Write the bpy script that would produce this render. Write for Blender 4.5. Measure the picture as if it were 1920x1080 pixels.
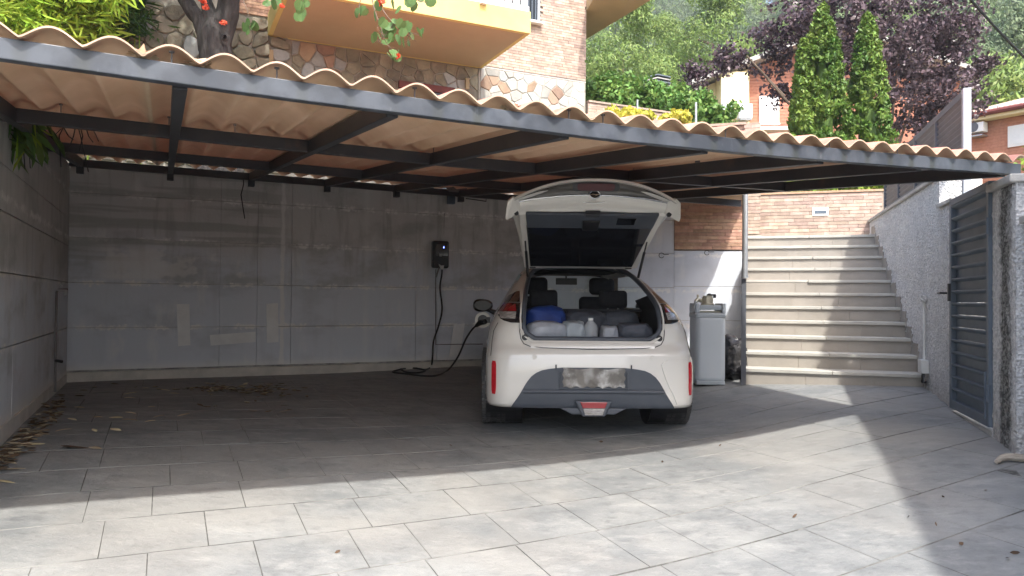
import bpy, bmesh, math, random
import numpy as np
from mathutils import Vector, Matrix
random.seed(7); np.random.seed(7)
RNG = np.random.RandomState(11)
R = math.radians
sc = bpy.context.scene
for o in list(bpy.data.objects): bpy.data.objects.remove(o)
COL = sc.collection

# ------------------------------------------------------------------ camera
F = 1387.0; PITCH = R(0.91); ROLL = R(0.5)
def ray(px, py):
    u = (px-960)/F; v = (540-py)/F
    c, s = math.cos(ROLL), math.sin(ROLL)
    x = u*c - v*s; z = u*s + v*c
    cp, sp = math.cos(PITCH), math.sin(PITCH)
    return np.array([x, cp - z*sp, sp + z*cp])
cam_d = bpy.data.cameras.new('camera'); cam = bpy.data.objects.new('camera', cam_d); COL.objects.link(cam)
cam_d.sensor_width = 36.0; cam_d.lens = 36.0*F/1920.0; cam_d.clip_start = 0.05; cam_d.clip_end = 3000
fw = Vector(ray(960, 540)).normalized()
rt = Vector(ray(961, 540)-ray(960, 540)).normalized()
up = Vector(ray(960, 539)-ray(960, 540)).normalized()
cam.matrix_world = Matrix(((rt.x, up.x, -fw.x, 0), (rt.y, up.y, -fw.y, 0), (rt.z, up.z, -fw.z, 0), (0, 0, 0, 1)))
sc.camera = cam

# ------------------------------------------------------------------ light
SUN_DIR = Vector((-0.22, 0.67, -1.0)).normalized()
sun_d = bpy.data.lights.new('sun', 'SUN'); sun = bpy.data.objects.new('sun', sun_d); COL.objects.link(sun)
sun_d.energy = 2.0; sun_d.angle = R(1.2); sun_d.color = (1.0, 0.965, 0.905)
sun.rotation_euler = SUN_DIR.to_track_quat('-Z', 'Y').to_euler()
w = bpy.data.worlds.new('World'); sc.world = w; w.use_nodes = True
nt = w.node_tree; nt.nodes.clear()
sky = nt.nodes.new('ShaderNodeTexSky'); sky.sky_type = 'NISHITA'; sky.sun_disc = False
sd = -SUN_DIR
sky.sun_elevation = math.asin(sd.z); sky.sun_rotation = math.atan2(sd.x, sd.y)
sky.air_density = 1.0; sky.dust_density = 4.0; sky.ozone_density = 1.0
bg = nt.nodes.new('ShaderNodeBackground'); bg.inputs['Strength'].default_value = 0.15
wo_ = nt.nodes.new('ShaderNodeOutputWorld')
nt.links.new(sky.outputs[0], bg.inputs[0]); nt.links.new(bg.outputs[0], wo_.inputs[0])
vs = sc.view_settings; vs.view_transform = 'Standard'; vs.look = 'None'; vs.gamma = 1.0; vs.use_curve_mapping = False
vs.exposure = 1.85
sc.cycles.max_bounces = 8; sc.cycles.diffuse_bounces = 7; sc.cycles.glossy_bounces = 3
sc.cycles.transmission_bounces = 5; sc.cycles.transparent_max_bounces = 8

# ------------------------------------------------------------------ frames
AZ = R(25.2)
Av = np.array([math.cos(AZ), math.sin(AZ), 0.0]); Bv = np.array([-math.sin(AZ), math.cos(AZ), 0.0])
Vv = np.array([.30, .954, 0.0]); Uv = np.array([.954, -.30, 0.0]); Zv = np.array([0, 0, 1.0])
def AB(a, b, z=0.0): return Av*a + Bv*b + Zv*z
def atY(px, py, y): r = ray(px, py); return r*y/r[1]
def online(px, py, P, d):
    r = ray(px, py); n = np.array([-d[1], d[0], 0]); return r*(np.dot(n, P)/np.dot(n, r))
def acrd(p): return float(np.dot(p[:2], Av[:2]))
def bcrd(p): return float(np.dot(p[:2], Bv[:2]))

# ------------------------------------------------------------------ helpers
def tag(o, label=None, cat=None, group=None, kind=None):
    if label: o['label'] = label
    if cat: o['category'] = cat
    if group: o['group'] = group
    if kind: o['kind'] = kind
    return o
def thing(name, label, cat, loc=(0, 0, 0), rot=(0, 0, 0), group=None, kind=None):
    o = bpy.data.objects.new(name, None); COL.objects.link(o); o.empty_display_size = .1
    o.location = loc; o.rotation_euler = rot
    return tag(o, label, cat, group, kind)
def worigin(o):
    p = Vector((0, 0, 0))
    while o is not None: p = p + o.location; o = o.parent
    return p
class MB:
    def __init__(s): s.v = []; s.f = []; s.m = []
    def add(s, vs_, fs, mi=0):
        n = len(s.v); s.v += [tuple(float(c) for c in p) for p in vs_]
        s.f += [tuple(i+n for i in f) for f in fs]; s.m += [mi]*len(fs); return s
    def obox(s, o, ex, ey, ez, mi=0):
        o, ex, ey, ez = map(np.array, (o, ex, ey, ez))
        P = [o, o+ex, o+ex+ey, o+ey, o+ez, o+ex+ez, o+ex+ey+ez, o+ey+ez]
        return s.add(P, [(0, 3, 2, 1), (4, 5, 6, 7), (0, 1, 5, 4), (1, 2, 6, 5), (2, 3, 7, 6), (3, 0, 4, 7)], mi)
    def box(s, c, d, mi=0):
        c = np.array(c, float); d = np.array(d, float)
        return s.obox(c-d/2, (d[0], 0, 0), (0, d[1], 0), (0, 0, d[2]), mi)
    def prism(s, poly, ext, mi=0):
        n = len(poly); P = [np.array(p, float) for p in poly]; Q = [p+np.array(ext, float) for p in P]
        return s.add(P+Q, [tuple(range(n))[::-1], tuple(range(n, 2*n))]+[(i, (i+1) % n, n+(i+1) % n, n+i) for i in range(n)], mi)
    def tube(s, pts, r, n=8, mi=0, cap=True):
        P = [Vector(p) for p in pts]; rs = r if isinstance(r, (list, tuple)) else [r]*len(P)
        T0 = (P[1]-P[0]).normalized(); ref = Vector((0, 0, 1)) if abs(T0.z) < .9 else Vector((1, 0, 0))
        N = T0.cross(ref).normalized(); vs_ = []
        for i, p in enumerate(P):
            T = ((P[i+1]-p) if i == 0 else (p-P[i-1]) if i == len(P)-1 else (P[i+1]-P[i-1])).normalized()
            N = (N-T*N.dot(T)).normalized(); Bn = T.cross(N)
            for k in range(n):
                an = 2*math.pi*k/n; vs_.append(p+(N*math.cos(an)+Bn*math.sin(an))*rs[i])
        fs = [(i*n+k, i*n+(k+1) % n, (i+1)*n+(k+1) % n, (i+1)*n+k) for i in range(len(P)-1) for k in range(n)]
        if cap: fs += [tuple(range(n))[::-1], tuple((len(P)-1)*n+k for k in range(n))]
        return s.add(vs_, fs, mi)
    def lathe(s, prof, c=(0, 0, 0), n=24, axis='z', mi=0):
        vs_ = []
        for r_, h in prof:
            for k in range(n):
                an = 2*math.pi*k/n; x, y = r_*math.cos(an), r_*math.sin(an)
                p = (x, y, h) if axis == 'z' else (h, x, y) if axis == 'x' else (x, h, y)
                vs_.append((p[0]+c[0], p[1]+c[1], p[2]+c[2]))
        fs = [(i*n+k, i*n+(k+1) % n, (i+1)*n+(k+1) % n, (i+1)*n+k) for i in range(len(prof)-1) for k in range(n)]
        return s.add(vs_, fs, mi)
    def grid(s, G, mi=0, flip=False):
        nr, nc = len(G), len(G[0]); vs_ = [p for row in G for p in row]
        fs = [(i*nc+j, i*nc+j+1, (i+1)*nc+j+1, (i+1)*nc+j) for i in range(nr-1) for j in range(nc-1)]
        if flip: fs = [f[::-1] for f in fs]
        return s.add(vs_, fs, mi)
    def mesh(s, name, mats, off=(0, 0, 0), smooth=False):
        me = bpy.data.meshes.new(name)
        me.from_pydata([(x-off[0], y-off[1], z-off[2]) for x, y, z in s.v], [], s.f)
        for m in (mats if isinstance(mats, (list, tuple)) else [mats]): me.materials.append(m)
        if any(s.m): me.polygons.foreach_set('material_index', s.m)
        me.validate()
        if smooth:
            me.polygons.foreach_set('use_smooth', [True]*len(me.polygons))
            me.set_sharp_from_angle(angle=R(smooth if smooth is not True else 40))
        me.update(); return me
    def build(s, name, mats, parent=None, smooth=False, bevel=0, world=True, fixn=False):
        off = worigin(parent) if (parent is not None and world) else (0, 0, 0)
        me = s.mesh(name, mats, off, smooth)
        if fixn:
            bm = bmesh.new(); bm.from_mesh(me); bmesh.ops.recalc_face_normals(bm, faces=bm.faces); bm.to_mesh(me); bm.free()
        o = bpy.data.objects.new(name, me); COL.objects.link(o)
        if parent is not None: o.parent = parent
        if bevel:
            md = o.modifiers.new('bevel', 'BEVEL'); md.width = bevel; md.segments = 2 if bevel < .03 else 5; md.limit_method = 'ANGLE'; md.angle_limit = R(40)
        return o
def inst(name, me, parent, loc, rot=(0, 0, 0), scale=(1, 1, 1)):
    o = bpy.data.objects.new(name, me); COL.objects.link(o)
    if parent is not None: o.parent = parent
    o.location = loc; o.rotation_euler = rot; o.scale = scale
    return o

# ------------------------------------------------------------------ materials
def mat(name, c1, c2=None, scale=4.0, rough=.8, bump=0, bscale=None, metal=0, stretch=(1, 1, 1), c3=None, s3=1.0, t3=(.5, .62),
        coat=0, rnd=0, spec=None, transl=0, detail=6, emit=None, bdist=.01, island=0, trans=0, alpha=None, st3=None):
    m = bpy.data.materials.new(name); m.use_nodes = True; N = m.node_tree.nodes; L = m.node_tree.links; N.clear()
    out = N.new('ShaderNodeOutputMaterial'); p = N.new('ShaderNodeBsdfPrincipled')
    p.inputs['Roughness'].default_value = rough; p.inputs['Metallic'].default_value = metal
    if coat: p.inputs['Coat Weight'].default_value = coat; p.inputs['Coat Roughness'].default_value = .06
    if spec is not None: p.inputs['Specular IOR Level'].default_value = spec
    if trans: p.inputs['Transmission Weight'].default_value = trans; p.inputs['IOR'].default_value = 1.45
    if alpha is not None: p.inputs['Alpha'].default_value = alpha
    tc = N.new('ShaderNodeNewGeometry'); mp = N.new('ShaderNodeMapping'); mp.inputs['Scale'].default_value = stretch
    L.new(tc.outputs['Position'], mp.inputs[0])
    col = None
    def c4(c): return (c[0], c[1], c[2], 1)
    if c2 is not None:
        n = N.new('ShaderNodeTexNoise'); n.inputs['Scale'].default_value = scale; n.inputs['Detail'].default_value = detail; n.inputs['Roughness'].default_value = .62
        L.new(mp.outputs[0], n.inputs['Vector'])
        cr = N.new('ShaderNodeValToRGB'); cr.color_ramp.elements[0].position = .36; cr.color_ramp.elements[1].position = .64
        cr.color_ramp.elements[0].color = c4(c1); cr.color_ramp.elements[1].color = c4(c2)
        L.new(n.outputs['Fac'], cr.inputs[0]); col = cr.outputs[0]
    else:
        rgb = N.new('ShaderNodeRGB'); rgb.outputs[0].default_value = c4(c1); col = rgb.outputs[0]
    if c3 is not None:
        mp3 = N.new('ShaderNodeMapping'); mp3.inputs['Scale'].default_value = st3 or (1, 1, 1); mp3.inputs['Location'].default_value = (3.1, 7.7, 1.3)
        L.new(tc.outputs['Position'], mp3.inputs[0])
        n3 = N.new('ShaderNodeTexNoise'); n3.inputs['Scale'].default_value = s3; n3.inputs['Detail'].default_value = 5; n3.inputs['Roughness'].default_value = .6
        L.new(mp3.outputs[0], n3.inputs['Vector'])
        mr = N.new('ShaderNodeMapRange'); mr.inputs[1].default_value = t3[0]; mr.inputs[2].default_value = t3[1]; L.new(n3.outputs['Fac'], mr.inputs[0])
        mx = N.new('ShaderNodeMix'); mx.data_type = 'RGBA'; L.new(mr.outputs[0], mx.inputs[0]); L.new(col, mx.inputs[6]); mx.inputs[7].default_value = c4(c3)
        col = mx.outputs[2]
    if rnd or island:
        if rnd: oi = N.new('ShaderNodeObjectInfo'); src = oi.outputs['Random']
        else: oi = N.new('ShaderNodeNewGeometry'); src = oi.outputs['Random Per Island']
        k = rnd or island
        mr = N.new('ShaderNodeMapRange'); mr.inputs[3].default_value = 1-k; mr.inputs[4].default_value = 1+k; L.new(src, mr.inputs[0])
        hs = N.new('ShaderNodeHueSaturation'); L.new(mr.outputs[0], hs.inputs['Value']); L.new(col, hs.inputs['Color'])
        mr2 = N.new('ShaderNodeMath'); mr2.operation = 'MULTIPLY_ADD'; mr2.inputs[1].default_value = 7.31; mr2.inputs[2].default_value = 0; L.new(src, mr2.inputs[0])
        fr = N.new('ShaderNodeMath'); fr.operation = 'FRACT'; L.new(mr2.outputs[0], fr.inputs[0])
        mr3 = N.new('ShaderNodeMapRange'); mr3.inputs[3].default_value = .5-k*.06; mr3.inputs[4].default_value = .5+k*.06; L.new(fr.outputs[0], mr3.inputs[0]); L.new(mr3.outputs[0], hs.inputs['Hue'])
        col = hs.outputs[0]
    L.new(col, p.inputs['Base Color'])
    if bump:
        nb = N.new('ShaderNodeTexNoise'); nb.inputs['Scale'].default_value = bscale or scale*4; nb.inputs['Detail'].default_value = 7; nb.inputs['Roughness'].default_value = .6
        L.new(mp.outputs[0], nb.inputs['Vector'])
        b = N.new('ShaderNodeBump'); b.inputs['Strength'].default_value = bump; b.inputs['Distance'].default_value = bdist
        L.new(nb.outputs['Fac'], b.inputs['Height']); L.new(b.outputs[0], p.inputs['Normal'])
    if emit: p.inputs['Emission Color'].default_value = c4(emit[:3]); p.inputs['Emission Strength'].default_value = emit[3]
    sh = p.outputs[0]
    if transl:
        tr = N.new('ShaderNodeBsdfTranslucent'); L.new(col, tr.inputs[0]); ms = N.new('ShaderNodeMixShader'); ms.inputs[0].default_value = transl
        L.new(p.outputs[0], ms.inputs[1]); L.new(tr.outputs[0], ms.inputs[2]); sh = ms.outputs[0]
    L.new(sh, out.inputs[0]); m['_p'] = 1
    return m

M = {}
def nodes_mat(name):
    m = bpy.data.materials.new(name); m.use_nodes = True; N = m.node_tree.nodes; L = m.node_tree.links; N.clear()
    out = N.new('ShaderNodeOutputMaterial'); p = N.new('ShaderNodeBsdfPrincipled'); L.new(p.outputs[0], out.inputs[0])
    g_ = N.new('ShaderNodeNewGeometry')
    class H: pass
    h = H(); h.m = m; h.p = p; h.pos = g_.outputs['Position']
    def noise(scale, st=(1, 1, 1), loc=(0, 0, 0), detail=6, rough=.6):
        mp = N.new('ShaderNodeMapping'); mp.inputs['Scale'].default_value = st; mp.inputs['Location'].default_value = loc; L.new(h.pos, mp.inputs[0])
        n = N.new('ShaderNodeTexNoise'); n.inputs['Scale'].default_value = scale; n.inputs['Detail'].default_value = detail; n.inputs['Roughness'].default_value = rough; L.new(mp.outputs[0], n.inputs['Vector']); return n.outputs['Fac']
    def math_(op, a, b=None, c=None):
        n = N.new('ShaderNodeMath'); n.operation = op
        for i, v in enumerate((a, b, c)):
            if v is None: continue
            if isinstance(v, (int, float)): n.inputs[i].default_value = v
            else: L.new(v, n.inputs[i])
        return n.outputs[0]
    def rng(x, a, b, c=0., d=1.):
        n = N.new('ShaderNodeMapRange'); n.interpolation_type = 'SMOOTHSTEP'; L.new(x, n.inputs[0])
        for i, v in enumerate((a, b, c, d)): n.inputs[i+1].default_value = v
        return n.outputs[0]
    def mix(f, a, b):
        n = N.new('ShaderNodeMix'); n.data_type = 'RGBA'
        if isinstance(f, (int, float)): n.inputs[0].default_value = f
        else: L.new(f, n.inputs[0])
        for i, v in ((6, a), (7, b)):
            if isinstance(v, tuple): n.inputs[i].default_value = (*v, 1)
            else: L.new(v, n.inputs[i])
        return n.outputs[2]
    def sepz(): n = N.new('ShaderNodeSeparateXYZ'); L.new(h.pos, n.inputs[0]); return n.outputs[2]
    def dot(v): n = N.new('ShaderNodeVectorMath'); n.operation = 'DOT_PRODUCT'; L.new(h.pos, n.inputs[0]); n.inputs[1].default_value = v; return n.outputs['Value']
    def bump(hgt, st, dist):
        b = N.new('ShaderNodeBump'); b.inputs['Strength'].default_value = st; b.inputs['Distance'].default_value = dist; L.new(hgt, b.inputs['Height']); L.new(b.outputs[0], p.inputs['Normal'])
    h.noise, h.math, h.rng, h.mix, h.sepz, h.dot, h.bump, h.L, h.N = noise, math_, rng, mix, sepz, dot, bump, L, N
    return h
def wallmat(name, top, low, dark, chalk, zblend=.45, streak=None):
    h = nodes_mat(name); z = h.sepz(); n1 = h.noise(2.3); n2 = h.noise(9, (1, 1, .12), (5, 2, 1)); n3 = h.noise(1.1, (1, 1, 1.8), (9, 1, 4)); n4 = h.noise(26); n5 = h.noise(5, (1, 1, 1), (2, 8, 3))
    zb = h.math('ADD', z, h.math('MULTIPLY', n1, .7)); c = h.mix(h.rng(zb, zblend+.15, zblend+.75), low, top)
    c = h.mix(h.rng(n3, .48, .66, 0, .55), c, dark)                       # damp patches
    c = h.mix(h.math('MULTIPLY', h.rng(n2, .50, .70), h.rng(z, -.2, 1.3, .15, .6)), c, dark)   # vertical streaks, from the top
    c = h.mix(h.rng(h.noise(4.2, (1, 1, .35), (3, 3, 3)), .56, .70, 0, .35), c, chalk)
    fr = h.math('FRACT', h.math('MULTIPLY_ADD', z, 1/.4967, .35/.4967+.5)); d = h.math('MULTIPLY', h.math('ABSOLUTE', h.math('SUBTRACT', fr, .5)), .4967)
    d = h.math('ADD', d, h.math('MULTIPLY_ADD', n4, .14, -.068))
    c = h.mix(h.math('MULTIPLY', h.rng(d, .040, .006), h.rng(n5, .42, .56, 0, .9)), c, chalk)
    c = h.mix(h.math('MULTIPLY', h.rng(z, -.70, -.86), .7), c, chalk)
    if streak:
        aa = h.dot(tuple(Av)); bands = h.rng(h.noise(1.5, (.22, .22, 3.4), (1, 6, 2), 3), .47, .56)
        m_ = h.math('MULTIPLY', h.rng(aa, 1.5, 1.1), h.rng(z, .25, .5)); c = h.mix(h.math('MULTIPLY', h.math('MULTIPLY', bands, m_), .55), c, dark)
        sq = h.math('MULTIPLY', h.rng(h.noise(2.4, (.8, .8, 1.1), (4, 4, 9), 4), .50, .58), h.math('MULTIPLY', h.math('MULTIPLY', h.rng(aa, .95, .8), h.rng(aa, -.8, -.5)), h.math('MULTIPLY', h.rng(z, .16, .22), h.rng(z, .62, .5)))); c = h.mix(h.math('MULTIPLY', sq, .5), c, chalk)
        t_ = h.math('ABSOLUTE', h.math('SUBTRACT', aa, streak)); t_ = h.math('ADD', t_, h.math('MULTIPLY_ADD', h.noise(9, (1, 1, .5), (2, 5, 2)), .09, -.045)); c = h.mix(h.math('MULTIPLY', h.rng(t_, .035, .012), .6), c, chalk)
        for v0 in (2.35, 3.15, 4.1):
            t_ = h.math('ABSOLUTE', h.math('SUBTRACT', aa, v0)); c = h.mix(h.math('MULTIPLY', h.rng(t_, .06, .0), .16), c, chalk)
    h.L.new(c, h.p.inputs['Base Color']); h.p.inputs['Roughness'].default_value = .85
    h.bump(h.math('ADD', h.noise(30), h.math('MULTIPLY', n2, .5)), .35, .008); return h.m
M['conc'] = mat('painted_concrete', (.17, .185, .20), (.235, .245, .255), 1.6, .85, .35, 22, stretch=(1, 1, .45), c3=(.12, .12, .115), s3=1.1, t3=(.50, .74), st3=(1.6, 1.6, .5), rnd=.05)
M['conc_low'] = mat('blue_grey_painted_concrete', (.19, .215, .25), (.235, .26, .29), 1.3, .8, .3, 22, stretch=(1, 1, .4), c3=(.33, .33, .31), s3=1.7, t3=(.60, .72), st3=(1, 1, .6), rnd=.04)
M['conc_top'] = mat('damp_stained_concrete', (.125, .13, .125), (.215, .215, .205), 1.5, .9, .4, 20, stretch=(.8, .8, .9), c3=(.06, .062, .055), s3=1.8, t3=(.56, .72), st3=(2.0, 2.0, .25), rnd=.07)
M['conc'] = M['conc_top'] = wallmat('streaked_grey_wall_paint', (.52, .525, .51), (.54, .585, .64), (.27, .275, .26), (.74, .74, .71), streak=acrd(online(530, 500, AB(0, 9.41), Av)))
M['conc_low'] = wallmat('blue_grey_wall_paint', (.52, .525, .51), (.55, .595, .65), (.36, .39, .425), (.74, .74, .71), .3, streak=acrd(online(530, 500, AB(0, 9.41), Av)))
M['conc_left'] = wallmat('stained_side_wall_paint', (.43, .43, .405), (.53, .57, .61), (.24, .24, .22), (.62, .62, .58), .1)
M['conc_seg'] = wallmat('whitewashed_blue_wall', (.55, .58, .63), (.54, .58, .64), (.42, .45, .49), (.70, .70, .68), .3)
M['seam'] = mat('pale_mortar_seam', (.50, .50, .47), (.20, .20, .20), 6, .95, .5, 60)
M['skirt'] = mat('bare_cement_foot', (.44, .43, .39), (.56, .54, .49), 5, .95, .5, 40)
M['patch'] = mat('pale_filler', (.64, .66, .66), (.72, .74, .74), 6, .8, .2, 30)
h = nodes_mat('stamped_concrete'); n1 = h.noise(1.5, (1, 1.3, 1), (1, 4, 0), 8, .7); n2 = h.noise(6, (1, 1.5, 1), (3, 1, 0), 10, .74); n3 = h.noise(.7, (1, 1, 1), (7, 7, 0), 4); n4 = h.noise(40, (1, 1.6, 1), (0, 0, 0), 6, .7); n5 = h.noise(2.6, (1, 2.0, 1), (9, 3, 0), 9, .75)
c = h.mix(h.rng(n1, .36, .64), (.165, .175, .178), (.245, .252, .246)); c = h.mix(h.rng(n2, .50, .68, 0, .6), c, (.105, .11, .115)); c = h.mix(h.rng(n2, .46, .30, 0, .55), c, (.32, .325, .315))
c = h.mix(h.rng(n5, .53, .66, 0, .42), c, (.345, .345, .33)); c = h.mix(h.rng(n3, .48, .62, 0, .4), c, (.26, .25, .23)); c = h.mix(h.rng(n4, .58, .70, 0, .4), c, (.13, .13, .13))
oi = h.N.new('ShaderNodeObjectInfo'); hs_ = h.N.new('ShaderNodeHueSaturation'); h.L.new(h.rng(oi.outputs['Random'], 0, 1, .985, 1.015), hs_.inputs['Value']); h.L.new(c, hs_.inputs['Color']); h.L.new(hs_.outputs[0], h.p.inputs['Base Color']); h.p.inputs['Roughness'].default_value = .72
h.bump(h.math('ADD', h.math('MULTIPLY', n2, 1.0), h.math('ADD', h.math('MULTIPLY', n4, .25), n5)), .6, .022); M['tilec'] = h.m
h = nodes_mat('slab_joint_dirt'); c = h.mix(h.rng(h.noise(1.1, (1, 1, 1), (3, 9, 0), 3), .40, .60), (.085, .085, .08), (.215, .215, .205)); c = h.mix(h.rng(h.noise(14), .5, .7, 0, .6), c, (.25, .25, .235))
h.L.new(c, h.p.inputs['Base Color']); h.p.inputs['Roughness'].default_value = .95; M['joint'] = h.m
M['street'] = mat('asphalt', (.05, .05, .052), (.075, .075, .075), 30, .9, .4, 120)
M['soil'] = mat('terrace_soil', (.10, .085, .06), (.14, .13, .08), 3, .95, .5, 30)
M['hill'] = mat('hill_ground', (.05, .065, .03), (.11, .12, .06), .12, .95)
def stucco(name, band=None):
    h = nodes_mat(name); n1 = h.noise(38, (1, 1, 1), (0, 0, 0), 5, .7); n2 = h.noise(2.2, (1, 1, .8)); n3 = h.noise(9, (1, 1, .5), (4, 4, 4)); v_ = h.N.new('ShaderNodeTexVoronoi'); v_.inputs['Scale'].default_value = 55; h.L.new(h.pos, v_.inputs['Vector'])
    c = h.mix(h.rng(n1, .38, .60), (.50, .505, .51), (.74, .74, .73)); c = h.mix(h.rng(n2, .46, .66, 0, .35), c, (.46, .465, .48)); c = h.mix(h.rng(n3, .60, .72, 0, .4), c, (.36, .36, .35))
    c = h.mix(h.rng(h.sepz(), -.55, -.95, 0, .45), c, (.36, .33, .29))
    if band:
        t_ = h.math('ABSOLUTE', h.math('SUBTRACT', h.dot(tuple(band[0])), band[1])); t_ = h.math('ADD', t_, h.math('MULTIPLY_ADD', h.noise(7, (1, 1, .4), (2, 2, 2), 6, .7), .18, -.09))
        dk = h.mix(h.rng(n1, .42, .62), (.07, .07, .065), (.30, .30, .28)); c = h.mix(h.math('MULTIPLY', h.rng(t_, band[2], band[2]*.4), h.rng(n3, .30, .50, .55, 1.)), c, dk)
    h.L.new(c, h.p.inputs['Base Color']); h.p.inputs['Roughness'].default_value = .95
    h.bump(h.math('ADD', h.math('MULTIPLY', v_.outputs['Distance'], .8), h.math('ADD', n1, h.math('MULTIPLY', n3, .8))), 1.0, .022); return h.m
M['stucco'] = stucco('rough_whitewashed_stucco')
M['stucco_dirty'] = mat('blackened_stucco', (.06, .06, .055), (.26, .255, .24), 14, .95, 1.0, 42, bdist=.03)
M['coping'] = mat('cement_coping', (.33, .32, .30), (.46, .45, .42), 7, .9, .5, 50)
M['white_wall'] = mat('white_render', (.72, .71, .67), (.82, .81, .78), 6, .9, .6, 25, bdist=.02)
M['tread'] = mat('beige_stair_slab', (.36, .35, .32), (.44, .43, .39), 4, .7, .15, 60)
M['riser'] = mat('taupe_riser_tile', (.255, .235, .205), (.315, .29, .255), 2.4, .65, .1, 60, rnd=.05)
M['brick'] = mat('thin_red_brick', (.31, .18, .12), (.41, .26, .18), 16, .85, .5, 70, rnd=.22)
M['brick_pale'] = mat('pale_rose_brick', (.33, .245, .195), (.44, .34, .275), 10, .85, .4, 60, rnd=.22)
M['mortar'] = mat('brick_mortar', (.25, .21, .17), (.33, .28, .23), 10, .95, .4, 60)
M['gate'] = mat('grey_gate_paint', (.075, .10, .13), (.10, .125, .155), 5, .55, .05, 30)
M['gate_in'] = mat('grey_gate_slat_paint', (.075, .105, .14), (.10, .13, .165), 5, .6)
M['fence'] = mat('grey_fence_paint', (.085, .095, .115), (.11, .12, .14), 6, .55)
M['fence_post'] = mat('pale_grey_post_paint', (.36, .39, .43), (.42, .45, .49), 6, .5)
M['steel'] = mat('weathered_grey_steel', (.032, .037, .046), (.062, .070, .083), 2.2, .5, .12, 30, c3=(.06, .065, .06), s3=5, t3=(.56, .7), st3=(1, 1, .1))
M['steel_dark'] = mat('dark_painted_steel', (.022, .023, .028), (.04, .038, .04), 3, .5, .1, 30, c3=(.07, .045, .035), s3=4, t3=(.62, .75))
M['roof_top'] = mat('terracotta_sheet', (.58, .21, .15), (.70, .33, .25), 5, .7, .2, 40, transl=.12)
M['roof_under'] = mat('beige_sheet_underside', (.62, .46, .29), (.71, .55, .38), 1.8, .55, .12, 9, c3=(.52, .37, .22), s3=1.2, t3=(.5, .75), transl=.12)
M['roof_edge'] = mat('beige_sheet_edge', (.46, .28, .19), (.56, .38, .27), 8, .6)
M['galv'] = mat('galvanised_pipe', (.42, .44, .46), (.52, .54, .56), 6, .35, metal=.6)
M['yellow'] = mat('yellow_render', (.56, .465, .16), (.61, .51, .20), 1.5, .85, .1, 30)
M['ochre'] = mat('ochre_soffit', (.36, .285, .17), (.40, .315, .19), 1.2, .85)
M['stone_pale'] = mat('crazy_paving_stone', (.30, .31, .29), (.46, .45, .40), 3, .8, .4, 25, rnd=.28)  # palest of the wall stone colours
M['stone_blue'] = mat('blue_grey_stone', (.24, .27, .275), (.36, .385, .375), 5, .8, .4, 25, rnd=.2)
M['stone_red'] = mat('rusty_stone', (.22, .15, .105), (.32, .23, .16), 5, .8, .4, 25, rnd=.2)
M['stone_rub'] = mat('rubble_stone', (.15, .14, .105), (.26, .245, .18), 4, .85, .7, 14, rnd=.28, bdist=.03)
M['mortar_grey'] = mat('stone_mortar', (.24, .23, .19), (.36, .34, .29), 6, .95, .5, 30)
M['bark'] = mat('grey_bark', (.020, .018, .017), (.055, .049, .046), 7, .95, 1.0, 16, stretch=(1.6, 1.6, .3), bdist=.05)
M['bark_far'] = mat('brown_trunk', (.10, .07, .05), (.16, .12, .09), 2, .95)
def leaf(name, c1, c2, isl=.35, transl=.3, scale=1.5, rough=.5):
    return mat(name, c1, c2, scale, rough, island=isl, transl=transl, spec=.25)
M['bamboo'] = leaf('bamboo_leaf', (.22, .34, .03), (.40, .52, .07), .35, .35)
M['bamboo_dk'] = leaf('dark_bamboo_leaf', (.035, .085, .02), (.08, .15, .035), .35, .3)
M['heart'] = leaf('heart_leaf', (.07, .16, .05), (.13, .26, .085), .3, .35)
M['heart_red'] = mat('red_blossom', (.55, .06, .03), (.65, .12, .05), 5, .6)
M['hedge'] = leaf('hedge_leaf', (.075, .16, .035), (.17, .29, .07), .4, .28)
M['hedge_pale'] = leaf('pale_hedge_leaf', (.14, .24, .03), (.28, .38, .07), .35, .3)  # paler, yellower variant of the hedge leaf
M['yel_shrub'] = leaf('yellow_shrub_leaf', (.42, .42, .05), (.60, .55, .10), .25, .3)
M['conif'] = leaf('conifer_spray', (.06, .13, .02), (.17, .25, .045), .35, .18, 1.2)
M['plum'] = leaf('purple_plum_leaf', (.065, .042, .050), (.155, .112, .125), .55, .18, 1.0, .38)
M['pine1'] = leaf('grey_green_needles', (.11, .155, .08), (.17, .22, .11), .3, .22, .5)
M['pine2'] = leaf('yellow_green_needles', (.13, .195, .05), (.22, .30, .075), .3, .25, .5)
M['pine3'] = leaf('mid_green_needles', (.12, .18, .075), (.19, .255, .10), .3, .22, .5)
M['dryleaf'] = mat('dry_leaf', (.42, .34, .20), (.58, .50, .34), 9, .8, rnd=.3)
M['brownleaf'] = mat('brown_dead_leaf', (.07, .045, .03), (.15, .09, .05), 9, .85, rnd=.3)
M['cream'] = mat('cream_render', (.74, .62, .36), (.80, .69, .43), 2, .9)
M['farbrick'] = mat('far_red_brick', (.34, .135, .085), (.42, .185, .12), 12, .9, .3, 40)
M['farbrick2'] = mat('far_brick_courses', (.40, .17, .11), (.48, .22, .15), 12, .9, rnd=.1)
M['shutter'] = mat('white_shutter', (.72, .74, .74), (.80, .81, .80), 3, .6)
M['glass_dark'] = mat('dark_window_glass', (.02, .025, .03), None, rough=.08)
M['white_frame'] = mat('white_frame_paint', (.80, .80, .78), None, rough=.5)
M['ac'] = mat('ac_casing', (.70, .71, .70), (.76, .77, .76), 3, .5)
M['black_plastic'] = mat('black_plastic', (.012, .012, .014), (.02, .02, .022), 10, .35)
M['rubber'] = mat('tyre_rubber', (.055, .055, .056), (.085, .083, .08), 12, .65, .2, 80)
M['paint'] = mat('pearl_white_paint', (.72, .70, .645), (.74, .72, .67), 1.5, .22, coat=1.0)
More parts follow.
